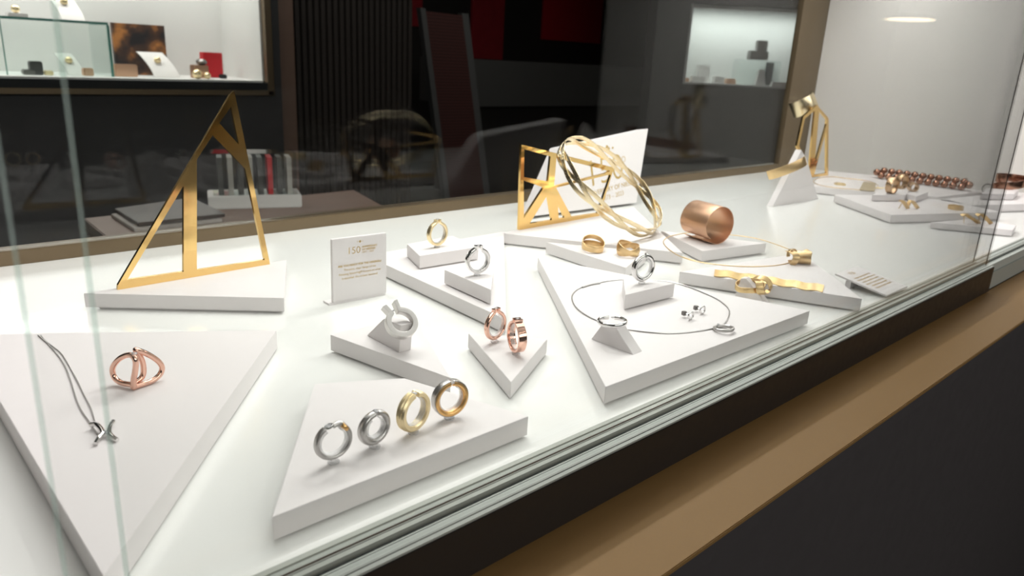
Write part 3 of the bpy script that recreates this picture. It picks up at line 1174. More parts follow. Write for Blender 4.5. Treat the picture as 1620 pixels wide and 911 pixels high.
# ---------------------------------------------------------------- silver choker, its pendant and ear studs
zc = PH + .0007
W1 = [(905, 471), (913, 458), (935, 450), (985, 442), (1065, 447.4), (1121.5, 466.7), (1147, 482), (1154, 494.8), (1146.7, 511), (1127.4, 519.5), (1065, 526.8),
      (997, 521.5), (945, 507), (914, 489)]
C0 = px(1030, 490, PH)
t = thing('wire_choker', 'silver wire choker lying on the large right plinth', 'necklace', C0)
ws = [px(x, y, zc) for x, y in W1]
part('wire', tube(ws, .00065, closed=True, n=8), 'steel', t, smooth=True, world=True)
part('clasp', tube([px(921, 454.5, zc), px(935, 450.2, zc), px(949, 447.8, zc)], .0012, n=10, sub=3), 'steel', t, smooth=True, world=True)
cp = px(1145, 519.5, PH + .0024)
s_ = depth(cp) / F
rp = 14.5 * s_
pd = part('ring_pendant', move(ringg(rp, ell(.0013, .0015, 14), 0, 360, 60), Matrix.Translation(cp) @ Matrix.Rotation(rad(83), 4, 'X')), 'silver_m', t, smooth=True, world=True)
part('pendant_stone', gem(.0013, cp + Vector((rp * .3, rp * .9, .0012))), 'diamond', t, world=True)

E0 = thing('ear_stud', 'silver ring shaped ear stud, left one of the pair inside the choker', 'earring', group='ring shaped ear studs')
re_ = .0033
part('ring_front', move(ringg(re_, ell(.00085, .0009, 12), 0, 360, 40), T3(0, 0, re_ + .0009)), 'silver', E0, smooth=True)
part('post', move(lathe([(.00035, 0), (.00035, .0060)], 10), T3(0, 0, re_ + .0009) @ Matrix.Rotation(rad(-90), 4, 'X')), 'silver', E0, smooth=True)
part('backing', box(-.0019, .0019, .0058, .0096, re_ - .0012, re_ + .0026), 'dark_steel', E0, bevel=.0004)
pa, pb = px(1092, 506, PH), px(1110.5, 497, PH)


def stud_m(p):
    vd = Vector((p.x, p.y, 0)).normalized()
    r2 = Vector((vd.y, -vd.x, 0))
    nn = -vd * cos(rad(52)) + r2 * sin(rad(52))
    return Matrix.Translation(p) @ Matrix.Rotation(math.atan2(nn.x, -nn.y), 4, 'Z')


E0.matrix_world = stud_m(pa)
dup(E0, stud_m(pb), 'silver ring shaped ear stud, right one of the pair inside the choker', 'ring shaped ear studs')

# ---------------------------------------------------------------- twisted gold band rings on the narrow plinth
def bandm(center, axis, R, half, th=.0004, a0=0, a1=360, sx=1.0, spin=0):
    y = Vector(axis).normalized()
    z = Vector((0, 0, 1))
    if abs(y.z) > .97: z = Vector((fw.x, fw.y, 0)).normalized()
    x = y.cross(z).normalized()
    z = x.cross(y)
    m_ = Matrix.Translation(center) @ Matrix((x, y, z)).transposed().to_4x4() @ Matrix.Rotation(rad(spin), 4, 'Y') @ Matrix.Diagonal((sx, 1, 1, 1))
    return move(ringg(R, rrect(th, half, th * .8), a0, a1, 48), m_)


rr0 = rt.copy(); rr0.z = 0; rr0.normalize()
bk = Vector((fw.x, fw.y, 0)).normalized()


def wrap_ring(cx, x0, x1, ybot, base, label, ax1, ax2, h1, h2):
    p = px(cx, ybot - 4.5, base)
    s = depth(p) / F
    Rr_ = (x1 - x0) / 2 * s
    t = thing('band_ring', label, 'ring', p)
    for k_, (ax_, h_) in enumerate(((ax1, h1), (ax2, h2))):
        ax_ = Vector(ax_).normalized()
        rk_ = Rr_ * (.97 if k_ else 1)
        zc_ = rk_ * math.sqrt(max(0, 1 - ax_.z ** 2)) + h_ * s * ax_.z + .0003
        part('band', bandm(p + Vector((0, 0, zc_)), ax_, rk_, h_ * s), 'gold_brushed', t, smooth=True, world=True)


Zv = Vector((0, 0, 1))
wrap_ring(937.5, 920, 955, 401.5, PH, 'wide overlapping brushed gold band ring, left one on the narrow plinth', Zv - bk * .50 + rr0 * .10, Zv + rr0 * .10 - bk * .05, 4.2, 5.2)
wrap_ring(993, 975, 1011.5, 408, PH, 'wide twisted brushed gold band ring, right one on the narrow plinth', Zv - bk * .22 + rr0 * .34, Zv - rr0 * .26 - bk * .10, 4.4, 4.2)

# ---------------------------------------------------------------- woven gold neck ring leaning on the star frame
Cn = Vector((.7666, .6261, .0750))
Nn = Vector((.2033, -.5923, .7796)).normalized()
ux = Nn.cross(Vector((0, 0, 1))).normalized()
uz = ux.cross(Nn)
if uz.z < 0: uz = -uz
ux = Nn.cross(uz)
mn = Matrix.Translation(Cn) @ Matrix((ux, Nn, uz)).transposed().to_4x4()
t = thing('neck_ring', 'large woven gold neck ring leaning against the gold star frame', 'necklace', mtx=mn)
for j in range(3):
    ph = 120 * j
    part('woven_band', ringg(.0842 + .0004 * j, rrect(.0003, .0029, .0002), 0, 360, 160,
                             dR=lambda t_, ph=ph: .0007 * cos(rad(t_ * 3 + ph)), dY=lambda t_, ph=ph: .0066 * sin(rad(t_ * 3 + ph))), 'gold_pale', t, smooth=True)

# ---------------------------------------------------------------- copper cuff
cc = px(1137, 385, PH)
s_ = depth(cc) / F
Rc = 29.5 * s_
vd = Vector((cc.x, cc.y, 0)).normalized()
r2 = Vector((vd.y, -vd.x, 0))
ax = (-vd * cos(rad(47)) + r2 * sin(rad(47)))
Lc = .047
ce = px(1135, 386.5, PH)
ce = ce + Vector((0, 0, Rc + .0004))
mc = Matrix.Translation(ce - ax * Lc / 2) @ Matrix.Rotation(math.atan2(ax.x, -ax.y), 4, 'Z')
t = thing('cuff_bracelet', 'wide brushed copper cuff bracelet standing on its own plinth', 'bracelet', mtx=mc)
part('band', ringg(Rc, rrect(.0004, Lc / 2, .0002), 236, 592, 110, dR=lambda t_: -.0030 * max(0, (t_ - 545) / 47)), 'copper', t, smooth=True)

# gold wire necklace with knotted pendant
z2 = PH + .0006
W2 = [(1050, 385), (1055, 376), (1075, 370), (1105, 367.5), (1152, 371), (1200, 378), (1245, 393), (1262, 402), (1251, 414), (1225, 420), (1180, 421.5), (1130, 418),
      (1092, 411), (1066, 400)]
t = thing('wire_necklace', 'fine gold wire necklace with folded gold pendant around the copper cuff', 'necklace', px(1150, 395, PH))
part('wire', tube([px(x, y, z2) for x, y in W2], .00055, closed=True, n=8), 'gold_matte', t, smooth=True, world=True)
part('clasp', tube([px(1081, 407, z2), px(1090, 410.2, z2), px(1100, 412.6, z2)], .0009, n=8, sub=3), 'gold_matte', t, smooth=True, world=True)
kp = px(1262, 417, PH)
s_ = depth(kp) / F


def camribbon(pts, d0, halfpx, up):
    sc_ = d0 / F
    P_ = [EYE + ray(x, y) * (d0 + o_) for x, y, o_ in pts]
    return P_, dict(ribbon=(.0004, halfpx * sc_), up=up, sub=8)


part('pendant_fold', bandm(kp + rr0 * 8 * s_ + Vector((0, 0, 10.5 * s_)), rr0 * .9 - bk * .35 + Vector((0, 0, .08)), 9.8 * s_, 11 * s_, a0=20, a1=372), 'gold_brushed', t, smooth=True, world=True)
part('pendant_fold', bandm(kp - rr0 * 10 * s_ + Vector((0, 0, 12 * s_)), rr0 * .55 - bk * .8 + Vector((0, 0, .35)), 11 * s_, 3.2 * s_, a0=0, a1=330), 'gold_brushed', t, smooth=True, world=True)
part('pendant_fold', bandm(kp + rr0 * 12 * s_ + bk * .004 + Vector((0, 0, 11.5 * s_)), rr0 * .5 - bk * .7 + Vector((0, 0, -.3)), 10.5 * s_, 4 * s_), 'gold_brushed', t, smooth=True, world=True)
d0 = depth(kp)
P_, kw = camribbon([(1246, 396.5, -.002), (1255, 399.5, -.008), (1260, 406, -.012), (1257, 414, -.011), (1253, 419, -.008)], d0, 5.5, rr0)
part('pendant_fold', tube(P_, .001, **kw), 'gold_brushed', t, smooth=True, world=True)
tri = [px(1243, 397, PH + .021), px(1262, 396, PH + .024), px(1266, 410, PH + .012), px(1252, 412, PH + .008)]

# wavy gold strip
n_ = 60
top, bot = [], []
for i in range(n_ + 1):
    f_ = i / n_
    xa, ya = 1131 + (1304 - 1131) * f_, 425.5 + (451 - 425.5) * f_
    xb, yb = 1129.5 + (1301.5 - 1129.5) * f_, 435.5 + (462 - 435.5) * f_
    wv = .9 * sin(f_ * 5.2 * pi * 1.9 + .8)
    zt = PH + .0010 + .0006 * (1 + sin(f_ * 5.2 * pi * 1.9))
    top.append(px(xa, ya + wv, zt))
    bot.append(px(xb, yb + wv, zt - .0006))
vs, fs = [], []
for a_, b in zip(top, bot):
    for q_, dz in ((a_, .0003), (b, .0003), (b, -.0003), (a_, -.0003)):
        vs.append(q_ + Vector((0, 0, dz)))
for i in range(n_):
    for k_ in range(4):
        fs.append((4 * i + k_, 4 * i + (k_ + 1) % 4, 4 * i + 4 + (k_ + 1) % 4, 4 * i + 4 + k_))
fs += [(0, 1, 2, 3), (4 * n_ + 3, 4 * n_ + 2, 4 * n_ + 1, 4 * n_)]
zmin = min(v_.z for v_ in vs)
vs = [v_ - Vector((0, 0, zmin - PH - .0001)) for v_ in vs]
solo('wavy_bracelet', (vs, fs), 'gold_leaf', 'flat wavy gold strip bracelet along the front edge of its plinth', 'bracelet', smooth=True)

# knotted gold band ring on a wedge behind the large plinth
wd3, q, n = wedge([(1162, 470), (1213, 482), (1180, 440.5), (1172, 440.5)], 0, .010, 'white wedge half hidden behind the large right plinth, in knotted band')
zk = q[2].z
kp = px(1180, 452, zk - .008)
s_ = depth(kp) / F
t = thing('knot_bracelet', 'knotted matte gold band hanging on the wedge in front of the wavy strip', 'bracelet', kp)
d0 = depth(kp)
P_, kw = camribbon([(1163.5, 451, 0), (1169, 458, -.007), (1183, 459.5, -.012), (1198, 459.5, -.010), (1208, 458, -.004), (1209, 452, .004), (1200, 446, .010), (1186, 443.5, .012), (1171, 445.5, .008)], d0, 4.3, Zv)
part('band', tube(P_, .001, closed=True, **kw), 'gold_matte', t, smooth=True, world=True)
P_, kw = camribbon([(1187, 446, .008), (1193, 440.5, .003), (1203, 438.5, -.002), (1213, 442, -.005), (1218.5, 450, -.007), (1218, 458, -.007), (1211, 462.5, -.007)], d0, 4.6, rr0 * .55 + bk * .55 + Zv * .5)
part('knot_loop', tube(P_, .001, **kw), 'gold_matte', t, smooth=True, world=True)
P_, kw = camribbon([(1199, 444.5, -.006), (1201, 447, -.013), (1202, 455, -.015), (1203.5, 463.5, -.013), (1206, 465.5, -.006)], d0, 6, rr0)
part('knot_strap', tube(P_, .001, **kw), 'gold_matte', t, smooth=True, world=True)

# ---------------------------------------------------------------- far right group
# tall wedge with hanging gold cuff
a, b = px(1222, 327.3, 0), px(1294.5, 314.5, 0)
u = (b - a).normalized()
n = Vector((u.y, -u.x, 0))
if n.dot(EYE - a) < 0: n = -n
q = [a, b, pl(1276, 250, a, n), pl(1268, 237, a, n)]
lf = px(1212.5, 326.3, 0)
solo('tall_wedge', slab3(q, lf - a), 'plinth', 'tall white trapezoid block at far right holding a curved gold cuff', 'display wedge', bevel=.0004)
def cam_cuff(name, cx, cy, d_, ux_, uz_, hl, hw, bulge, arc, mname, label):
    cen = EYE + ray(cx, cy) * d_
    s_ = d_ / F
    ud = (rr0 * ux_ + Vector((0, 0, uz_))).normalized()
    tv = -bk
    wv = ud.cross(tv).normalized()
    if wv.z < 0: wv = -wv
    t = thing(name, label, 'bracelet', cen)
    C, U, V, P = [], [], [], []
    for i in range(41):
        a_ = rad(-arc + 2 * arc * i / 40)
        C.append(cen + ud * sin(a_) * hl * s_ + tv * ((cos(a_) - .5) * bulge * s_))
        U.append((ud * sin(a_) / hl + tv * cos(a_) / bulge).normalized())
        V.append(wv)
        P.append(rrect(.0004, hw * s_, .0003))
    part('band', sweep(C, U, V, P), mname, t, smooth=True, world=True)
    return t


cam_cuff('open_cuff', 1246, 266, depth(a) - .004, .90, .43, 32, 7.5, 14, 78, 'gold_brushed', 'curved brushed gold cuff hooked over the tall white block')
# second wide gold cuff hung on the tip of the polygon frame
cam_cuff('open_cuff', 1274, 166, depth(fa) - .035, .86, .50, 20, 12.5, 16, 115, 'gold_pale', 'wide pale gold cuff hung over the tip of the polygon frame')

# thin gold wire necklace with pale square pendant on the long plinth
t = thing('wire_necklace', 'thin gold wire necklace with pale square pendant on the long plinth', 'necklace', px(1340, 292, PH))
W3 = [(1287, 285), (1300, 281), (1318, 279.5), (1338, 282), (1365, 285), (1382, 289), (1389, 295), (1375, 301), (1350, 299.5), (1315, 296), (1292, 291)]
part('wire', tube([px(x, y, z2) for x, y in W3], .0007, closed=True, n=6), 'gold_matte', t, smooth=True, world=True)
part('square_pendant', slab3([px(1359, 301, PH + .001), px(1383, 303, PH + .001), px(1386, 290, PH + .009), px(1366, 288, PH + .009)], (0, 0, .001)), 'gold_pale', t, world=True, bevel=.0002)
part('clasp', tube([px(1385, 297, PH + .004), px(1394, 297.5, PH + .004), px(1402, 297.5, PH + .004)], .0016, n=8, sub=2), 'gold_yellow', t, smooth=True, world=True)
c_ = px(1329, 291, PH + .0022)
s_ = depth(c_) / F
solo('flat_ring', move(ringg(8 * s_, rrect(.0007, .0018, .0004), 0, 360, 48), Matrix.Translation(c_) @ Matrix.Rotation(rad(90), 4, 'X')), 'gold_yellow',
     'small gold ring lying flat inside the thin gold wire necklace', 'ring', smooth=True)


def small_ring(name, foot, base, hpx, alpha, halfw, th, mname, label, group=None, a0=0, a1=360):
    m_, Ro, p = ring_pose(foot, base, hpx, alpha, lift=.0001)
    o = part(name, ringg(Ro - th, rrect(th, halfw, th * .6), a0, a1, 56), mname, smooth=True)
    o.matrix_world = m_
    tag(o, label, 'ring', group)
    return o


small_ring('band_ring', (1409, 306), PH + .012, 25, 66, .0058, .0007, 'brown_gold', 'upright wide copper coloured band ring on a tiny plinth')
small_ring('band_ring', (1424, 300), PH, 24, 62, .0060, .0007, 'brown_gold', 'upright wide copper coloured band ring just in front of the beads')
small_ring('band_ring', (1443, 303), PH + .012, 14, 30, .0065, .0012, 'brown_gold', 'low tubular copper coloured ring on a tiny plinth beside the beads')
c_ = px(1512, 328, PH + .0035)
s_ = depth(c_) / F
solo('flat_ring', move(ringg(10.5 * s_, rrect(.0007, .0034, .0004), 0, 360, 48), Matrix.Translation(c_) @ Matrix.Rotation(rad(90), 4, 'X')), 'gold_matte',
     'low matte gold ring lying flat near the right sliding door edge', 'ring', smooth=True)


def hook(name, pts, z, mname, label, group, posts):
    """bent flat earring with a post, from photo pixels standing on z"""
    base_ = px(*posts[0], z)
    n = Vector((fw.x, fw.y, 0)).normalized()
    t = thing(name, label, 'earring', base_, group=group)
    P_ = [pl(x, y, base_, n) for x, y in pts]
    lo = min(p_.z for p_ in P_)
    P_ = [p_ + Vector((0, 0, max(0, z + .0012 - p_.z))) for p_ in P_]
    part('bow', tube(P_, .001, ribbon=(.0008, .0032), up=rr0 * .7 - bk * .6 + Vector((0, 0, .2)), sub=6), mname, t, smooth=True, world=True)
    a_, b = pl(*posts[1], base_, n), pl(*posts[0], base_, n)
    b.z = z + .0002
    part('post', tube([a_, b], .0007, n=8, sub=2), mname, t, smooth=True, world=True)
    return t


hook('bow_earring', [(1423, 317), (1429, 319), (1434, 326), (1436.5, 331)], PH, 'gold_matte', 'bent gold bar earring, left one of the pair on the far right plinth', 'bent gold bar earrings',
     [(1421.5, 330), (1427, 321)])
hook('bow_earring', [(1436, 325), (1440, 318), (1446, 321), (1452, 331)], PH, 'gold_matte', 'bent gold bar earring, right one of the pair on the far right plinth', 'bent gold bar earrings',
     [(1436, 330), (1439, 320)])
hook('hook_earring', [(1521, 341), (1527, 339), (1534, 343), (1549, 356)], .011, 'gold_matte', 'long gold hook earring, left one behind the glass edges', 'long gold hook earrings',
     [(1525, 353), (1525, 342)])
hook('hook_earring', [(1545, 341), (1550, 338.5), (1557, 342), (1568, 354.5)], .011, 'gold_matte', 'long gold hook earring, right one behind the glass edges', 'long gold hook earrings',
     [(1549, 354), (1549, 342)])

# copper bead strand lying in a double row
rb = .0076
B0, B1_ = px(1394, 277.5, PH + rb), px(1521, 295.5, PH + rb)
ub = (B1_ - B0).normalized()
vb = Vector((ub.y, -ub.x, 0))
if vb.x < 0: vb = -vb
t = thing('bead_necklace', 'strand of round copper beads lying in a double row by the end wall', 'necklace', (B0 + B1_) / 2 - Vector((0, 0, rb)))
bead = None
nb = int((B1_ - B0).length / (2 * rb * .99)) + 1
cpos = [B0 + ub * (B1_ - B0).length * i / (nb - 1) for i in range(nb)]
cpos += [B1_ - ub * (B1_ - B0).length * i / (nb - 1) + vb * rb * 1.5 + Vector((0, 0, rb * 1.3)) for i in range(nb)]
cpos += [B0 + vb * rb * .6 - ub * rb * 1.6 + Vector((0, 0, rb * .7)), B1_ + vb * rb * .6 + ub * rb * 1.6 + Vector((0, 0, rb * .7))]
part('cord', tube([cpos[0], cpos[nb - 1], cpos[2 * nb + 1], cpos[nb], cpos[2 * nb - 1], cpos[2 * nb]], .0008, closed=True, n=6, sub=4), 'dark_steel', t, smooth=True, world=True)
for c_ in cpos:
    if bead is None:
        bead = part('bead', sphere(rb, (0, 0, 0), 16, 10), 'copper_pol', t, smooth=True)
        bb = bead
    else:
        bb = bead.copy()
        COL.objects.link(bb)
        bb.parent = t
    bb.location = c_ - t.location

# copper bangle at right edge
cb = px(1593, 307, PH)
s_ = depth(cb) / F
t = thing('bangle', 'coiled copper bangle band at the right edge of the case', 'bracelet', cb)
Rb = 22.5 * s_
cz_ = 20 * s_
C, U, V, P = [], [], [], []
for i in range(71):
    a_ = rad(-205 + 425 * i / 70)
    f_ = i / 70
    rz_ = math.atan2(rt.y, rt.x)
    u_ = Vector((cos(a_ + rz_), sin(a_ + rz_), 0))
    C.append(cb + u_ * Rb * (1 - .12 * f_) + Vector((0, 0, 9 * s_ + 15 * s_ * min(1, f_ * 2.2))))
    U.append(u_)
    V.append(Vector((0, 0, 1)))
    P.append(rrect(.0005, 6.3 * s_, .0004))
part('band', sweep(C, U, V, P), 'copper_pol', t, smooth=True, world=True)
small_ring('thin_ring', (1560, 306), PH, 15, 15, .0012, .0010, 'dark_steel', 'thin dark metal ring standing in front of the copper bangle')


# ---------------------------------------------------------------- room behind: curtain, counter, lit niche, furniture
x0 = py_(446, 150, WY).x
x1 = py_(470, 150, 2.85).x
gs = []
sx1 = py_(652, 100, 3.0).x
for i in range(int((sx1 - wx1) / .03)):
    xx = wx1 + .02 + i * .03
    gs.append(box(xx, xx + .018, 3.0, 3.03, -.9, 1.9))
pw_ = thing('slat_wall', 'dark vertical slat wall panel beside the lit wall showcase', 'wall panel', (wx1 + .7, 3.02, -.9))
part('backing_board', box(wx1, sx1, 3.031, 3.05, -.9, 1.9), 'curtain', pw_, world=True)
part('slats', join(*gs), 'curtain', pw_, world=True)
solo('narrow_column', box(wx1 + .015, wx1 + .09, 2.86, 2.97, -.9, 1.9), "wood", 'narrow dark red brown column at the edge of the dark wall', 'column')

# grey reception counter
cz0 = py_(920, 102, 4.6).z
ca, cb2 = py_(748, 102, 4.6), py_(1092, 112, 4.6)
rc_ = thing('reception_counter', 'long dark grey reception counter in the room behind', 'counter', ((ca.x + cb2.x) / 2, 4.7, -.9))
zr = py_(900, 168, 4.6).z
part('worktop', box(ca.x, cb2.x + 1.2, 4.6, 5.3, zr, cz0), 'grey', rc_, world=True, bevel=.004)
part('plinth_base', box(ca.x + .1, cb2.x + 1.1, 4.75, 5.2, -.9, zr - .002), 'bwall', rc_, world=True)
# leaning slatted screen
qa = [py_(688, 188, 3.6), py_(760, 180, 3.6), py_(741, 22, 3.6), py_(665, 12, 3.6)]
zb = qa[0].z
scr = thing('slatted_screen', 'tall leaning screen with dark red slats between pale rails', 'screen', (qa[0].x + .1, 3.6, qa[0].z - .62))
foot_z = -.9


def lerp4(q, u, v):
    return (q[0] * (1 - u) + q[1] * u) * (1 - v) + (q[3] * (1 - u) + q[2] * u) * v


scr.location = Vector((qa[0].x + .1, 3.6, -.9))
ext = [qa[0] + (qa[0] - qa[3]) * ((qa[0].z + .9) / (qa[3].z - qa[0].z)), qa[1] + (qa[1] - qa[2]) * ((qa[1].z + .9) / (qa[2].z - qa[1].z)), qa[2], qa[3]]
part('side_rail', slab3([lerp4(ext, 0, 0), lerp4(ext, .10, 0), lerp4(ext, .10, 1), lerp4(ext, 0, 1)], (0, .04, 0)), 'rail_grey', scr, world=True)
part('side_rail', slab3([lerp4(ext, .86, 0), lerp4(ext, 1, 0), lerp4(ext, 1, 1), lerp4(ext, .86, 1)], (0, .04, 0)), 'rail_grey', scr, world=True)
part('slat_field', slab3([lerp4(ext, .1, 0), lerp4(ext, .86, 0), lerp4(ext, .86, .99), lerp4(ext, .1, .99)], (0, .02, 0)), 'redslats', scr, world=True)

# red posters on a far wall
for i, (xa, xb, yb, lab) in enumerate([(640, 668, 40, 'narrow dark red poster at the far top centre, leftmost'), (745, 795, 92, 'dark red poster above the grey counter, next to the screen'),
                                       (858, 950, 62, 'wide red poster at the top above the grey counter')]):
    a_, b_2 = py_(xa, yb, 6.5), py_(xb, yb, 6.5)
    pt = solo('wall_poster', box(a_.x, b_2.x, 6.5, 6.53, a_.z, a_.z + .9), 'dred' if i < 2 else 'red', lab, 'poster')
struct('trim_1', box(0, 9, 6.54, 6.56, -.9, 1.9), 'bwall')

# second lit niche facing the viewer at the right
D2 = 6.6
fh = Vector((sin(YAW), cos(YAW), 0))
rh = Vector((cos(YAW), -sin(YAW), 0))


def dpt(x, y, d=D2):
    v_ = ray(x, y)
    return EYE + v_ * (d / v_.dot(fh))


na, nb2 = dpt(1084, 129), dpt(1262, 139)
zn = (na.z + nb2.z) / 2
zt = (dpt(1121, 1).z + dpt(1269, 21).z) / 2
base_c = na.copy()


def nb_box(u0, u1, d0, d1, z0, z1):
    o_ = Vector((na.x, na.y, 0))
    c = [o_ + rh * u0 + fh * d0, o_ + rh * u1 + fh * d0, o_ + rh * u1 + fh * d1, o_ + rh * u0 + fh * d1]
    return prism([(p_.x, p_.y) for p_ in c], z0, z1)


wN = (nb2 - na).length + .25
n2_ = thing('wall_showcase', 'distant lit white showcase in the grey wall near the bronze post', 'showcase', (na.x, na.y, zn))
part('back_panel', nb_box(0, wN, .42, .44, zn, zt), 'niche', n2_, world=True)
part('side_panel', nb_box(-.02, 0, .0, .44, zn, zt), 'niche', n2_, world=True)
part('shelf_floor', nb_box(-.02, wN, .0, .44, zn - .015, zn), 'niche', n2_, world=True)
part('light_bar', nb_box(0, wN, .06, .12, zt - .03, zt), 'white', n2_, world=True)
struct('trim_2', join(nb_box(-.05, wN + 1.2, -.01, .46, -.9, zn - .016), nb_box(-.05, wN + 1.2, -.01, .46, zt + .001, 1.9),
                      nb_box(-.30, -.022, -.01, .46, -.9, 1.9)), 'grey')
lc = Vector((na.x, na.y, 0)) + rh * wN / 2 + fh * .2 + Vector((0, 0, zt - .05))
o_ = area('showcase_light', lc, lc + Vector((0, 0, -1)) + fh * .25, wN * .95, .12, 6, (.93, 1, .98))


def bitem(name, x0, y0, x1, y1, d, m, label, cat, dep=.08, f=None):
    """box-like thing in the right niche standing on its floor"""
    a_, b_ = dpt(x0, y1, D2 + d), dpt(x1, y1, D2 + d)
    z_ = dpt((x0 + x1) / 2, y0, D2 + d).z
    return a_, b_, z_


def nitem(name, u0, u1, d0, d1, h, m, label, cat, taper=.0, z0=None):
    z0 = zn if z0 is None else z0
    g1 = nb_box(u0, u1, d0, d1, z0, z0 + h)
    if taper:
        v_ = g1[0]
        c_ = (Vector(v_[0]) + Vector(v_[2])) / 2
        v_ = [p_ if p_[2] < z0 + h / 2 else (c_.x + (p_[0] - c_.x) * (1 - taper), c_.y + (p_[1] - c_.y) * (1 - taper), p_[2]) for p_ in v_]
        g1 = (v_, g1[1])
    return solo(name, g1, m, label, cat, bevel=.003)


k_ = D2 * cos(PIT) / F * 1.02
nitem('glass_cube', (1170 - 1084) * k_, (1236 - 1084) * k_, .12, .32, (130 - 92) * k_, 'vitrine', 'clear glass cube in the distant lit showcase', 'glass cube')
ds = thing('camera_ornament', 'dark stacked ornament on top of the distant glass cube', 'ornament', (Vector((na.x, na.y, zn + 38 * k_)) + rh * 120 * k_ + fh * .2))
part('body', nb_box(104 * k_, 132 * k_, .15, .27, zn + 38.5 * k_, zn + 52 * k_), 'dark_steel', ds, world=True, bevel=.006)
part('head', nb_box(114 * k_, 130 * k_, .17, .25, zn + 52 * k_, zn + 68 * k_), 'dark_steel', ds, world=True, bevel=.008)
nitem('black_speaker', 144 * k_, 154 * k_, .34, .40, 36 * k_, 'charcoal', 'slim black upright block behind the distant glass cube', 'block')
nitem('white_stand', 112 * k_, 128 * k_, .05, .11, 24 * k_, 'white', 'white upright display stand in front of the distant glass cube', 'display stand', .5)
for (a_, b_, h_, lab) in ((2, 10, 6, 'small brown box, leftmost in the distant lit showcase'), (14, 36, 9, 'low white tray in the distant lit showcase'),
                          (28, 48, 26, 'white step block in the distant lit showcase'), (50, 66, 10, 'small white block in the distant lit showcase'),
                          (70, 84, 8, 'small brown jewellery box in the distant lit showcase'), (134, 160, 7, 'low white tray at the right in the distant lit showcase')):
    nitem('display_block', a_ * k_, b_ * k_, *((.10, .22) if a_ not in (28, 134) else (.24, .36) if a_ == 28 else (.0, .04)), h_ * k_, 'copper' if 'brown' in lab else 'white', lab, 'display block', .12)


# ---------------------------------------------------------------- things in the left wall showcase
def wx(x, y=120, Y=WY + .15):
    return py_(x, y, Y)


kk = lambda Y: 1.0
gb0, gb1 = wx(-30, 60, WY + .08), wx(172, 60, WY + .08)
gz0, gz1 = nz0, wx(100, 31, WY + .08).z
gc = thing('glass_shelf_box', 'green edged glass box with flat top in the lit wall showcase', 'glass box', ((gb0.x + gb1.x) / 2, WY + .18, nz0))
part('glass_sides', join(box(gb0.x, gb1.x, WY + .08, WY + .085, gz0, gz1 - .006), box(gb1.x - .005, gb1.x, WY + .086, WY + .30, gz0, gz1 - .006)), 'vitrine', gc, world=True)
part('glass_top', box(gb0.x, gb1.x, WY + .078, WY + .30, gz1 - .0058, gz1), 'vitrine', gc, world=True)
part('green_edge', join(box(gb0.x, gb1.x + .001, WY + .0755, WY + .0778, gz1 - .008, gz1), box(gb1.x - .004, gb1.x + .004, WY + .0755, WY + .0795, gz0, gz1 - .008),
                        box(gb1.x + .0002, gb1.x + .003, WY + .086, WY + .30, gz1 - .008, gz1),
                        box(wx(2, 60, WY + .08).x, wx(4, 60, WY + .08).x, WY + .0755, WY + .0778, gz0, gz1 - .009)), 'green_edge', gc, world=True)
pf0, pf1 = wx(175, 60, WY + .3), wx(257, 60, WY + .3)
solo('photo_print', box(pf0.x, pf1.x, WY + .27, WY + .29, nz0, wx(215, 38, WY + .28).z), 'print', 'dark print with orange blotches standing behind the glass box', 'picture')


def bust(x0, x1, ytop, Y, zb, label, curl=.7):
    a_, b_ = wx(x0, 110, Y), wx(x1, 110, Y)
    w_ = b_.x - a_.x
    h_ = wx((x0 + x1) / 2, ytop, Y).z - zb
    t = thing('display_bust', label, 'jewellery bust', ((a_.x + b_.x) / 2, Y, zb))
    C, U, V, P = [], [], [], []
    for i in range(13):
        f_ = i / 12
        C.append(Vector((a_.x + w_ * (.72 - .22 * f_ ** 1.6), Y + .07 * f_, zb + .001 + h_ * (f_ ** .9))))
        U.append(Vector((0, 1, 0)))
        V.append(Vector((1, 0, 0)))
        P.append(rrect(.004, w_ * .30, .002))
    C = [c_ - Vector((w_ * .12, 0, 0)) for c_ in C]
    part('curved_panel', sweep(C, U, V, P), 'white', t, smooth=True, world=True)
    part('brooch', sphere(.012, tuple(C[8] + Vector((0, -.012, 0))), 12, 8), 'gold_yellow', t, smooth=True, world=True)
    return t


bust(222, 290, 84, WY + .12, nz0, 'white curved jewellery bust with gold brooch in front of the print')
bust(92, 138, 86, WY + .16, nz0, 'white curved jewellery bust inside the green edged glass box')
bust(88, 150, -10, WY + .16, gz1, 'white curved jewellery bust on top of the glass box')
z_ = nz0
r0, r1 = wx(320, 110, WY + .2), wx(350, 110, WY + .2)
solo('red_box', box(r0.x, r1.x, WY + .18, WY + .22, z_, wx(335, 83, WY + .2).z), 'red', 'upright red box at the right in the lit wall showcase', 'box', bevel=.002)
r0, r1 = wx(305, 110, WY + .12), wx(327, 110, WY + .12)
solo('red_box', box(r0.x, r1.x, WY + .10, WY + .15, z_, wx(315, 103, WY + .12).z), 'copper', 'low orange red box in front of the upright red box', 'box', bevel=.002)
r0, r1 = wx(310, 110, WY + .13), wx(328, 110, WY + .13)
solo('dark_trinket', move(lathe([(.010, 0), (.018, .006), (.020, .014), (.012, .022)], 20), T3((r0.x + r1.x) / 2, WY + .125, wx(315, 103, WY + .12).z)), 'dark_steel',
     'dark round trinket on top of the low orange box', 'ornament', smooth=True)
for xa, lab in ((312, 'gold ball bead in front of the red boxes, left one'), (328, 'gold ball bead in front of the red boxes, right one')):
    c_ = wx(xa, 118, WY + .06)
    solo('gold_ball', sphere(.017 if xa < 320 else .012, (c_.x, c_.y, nz0 + (.017 if xa < 320 else .012)), 16, 10), 'gold_yellow', lab, 'ornament', smooth=True)
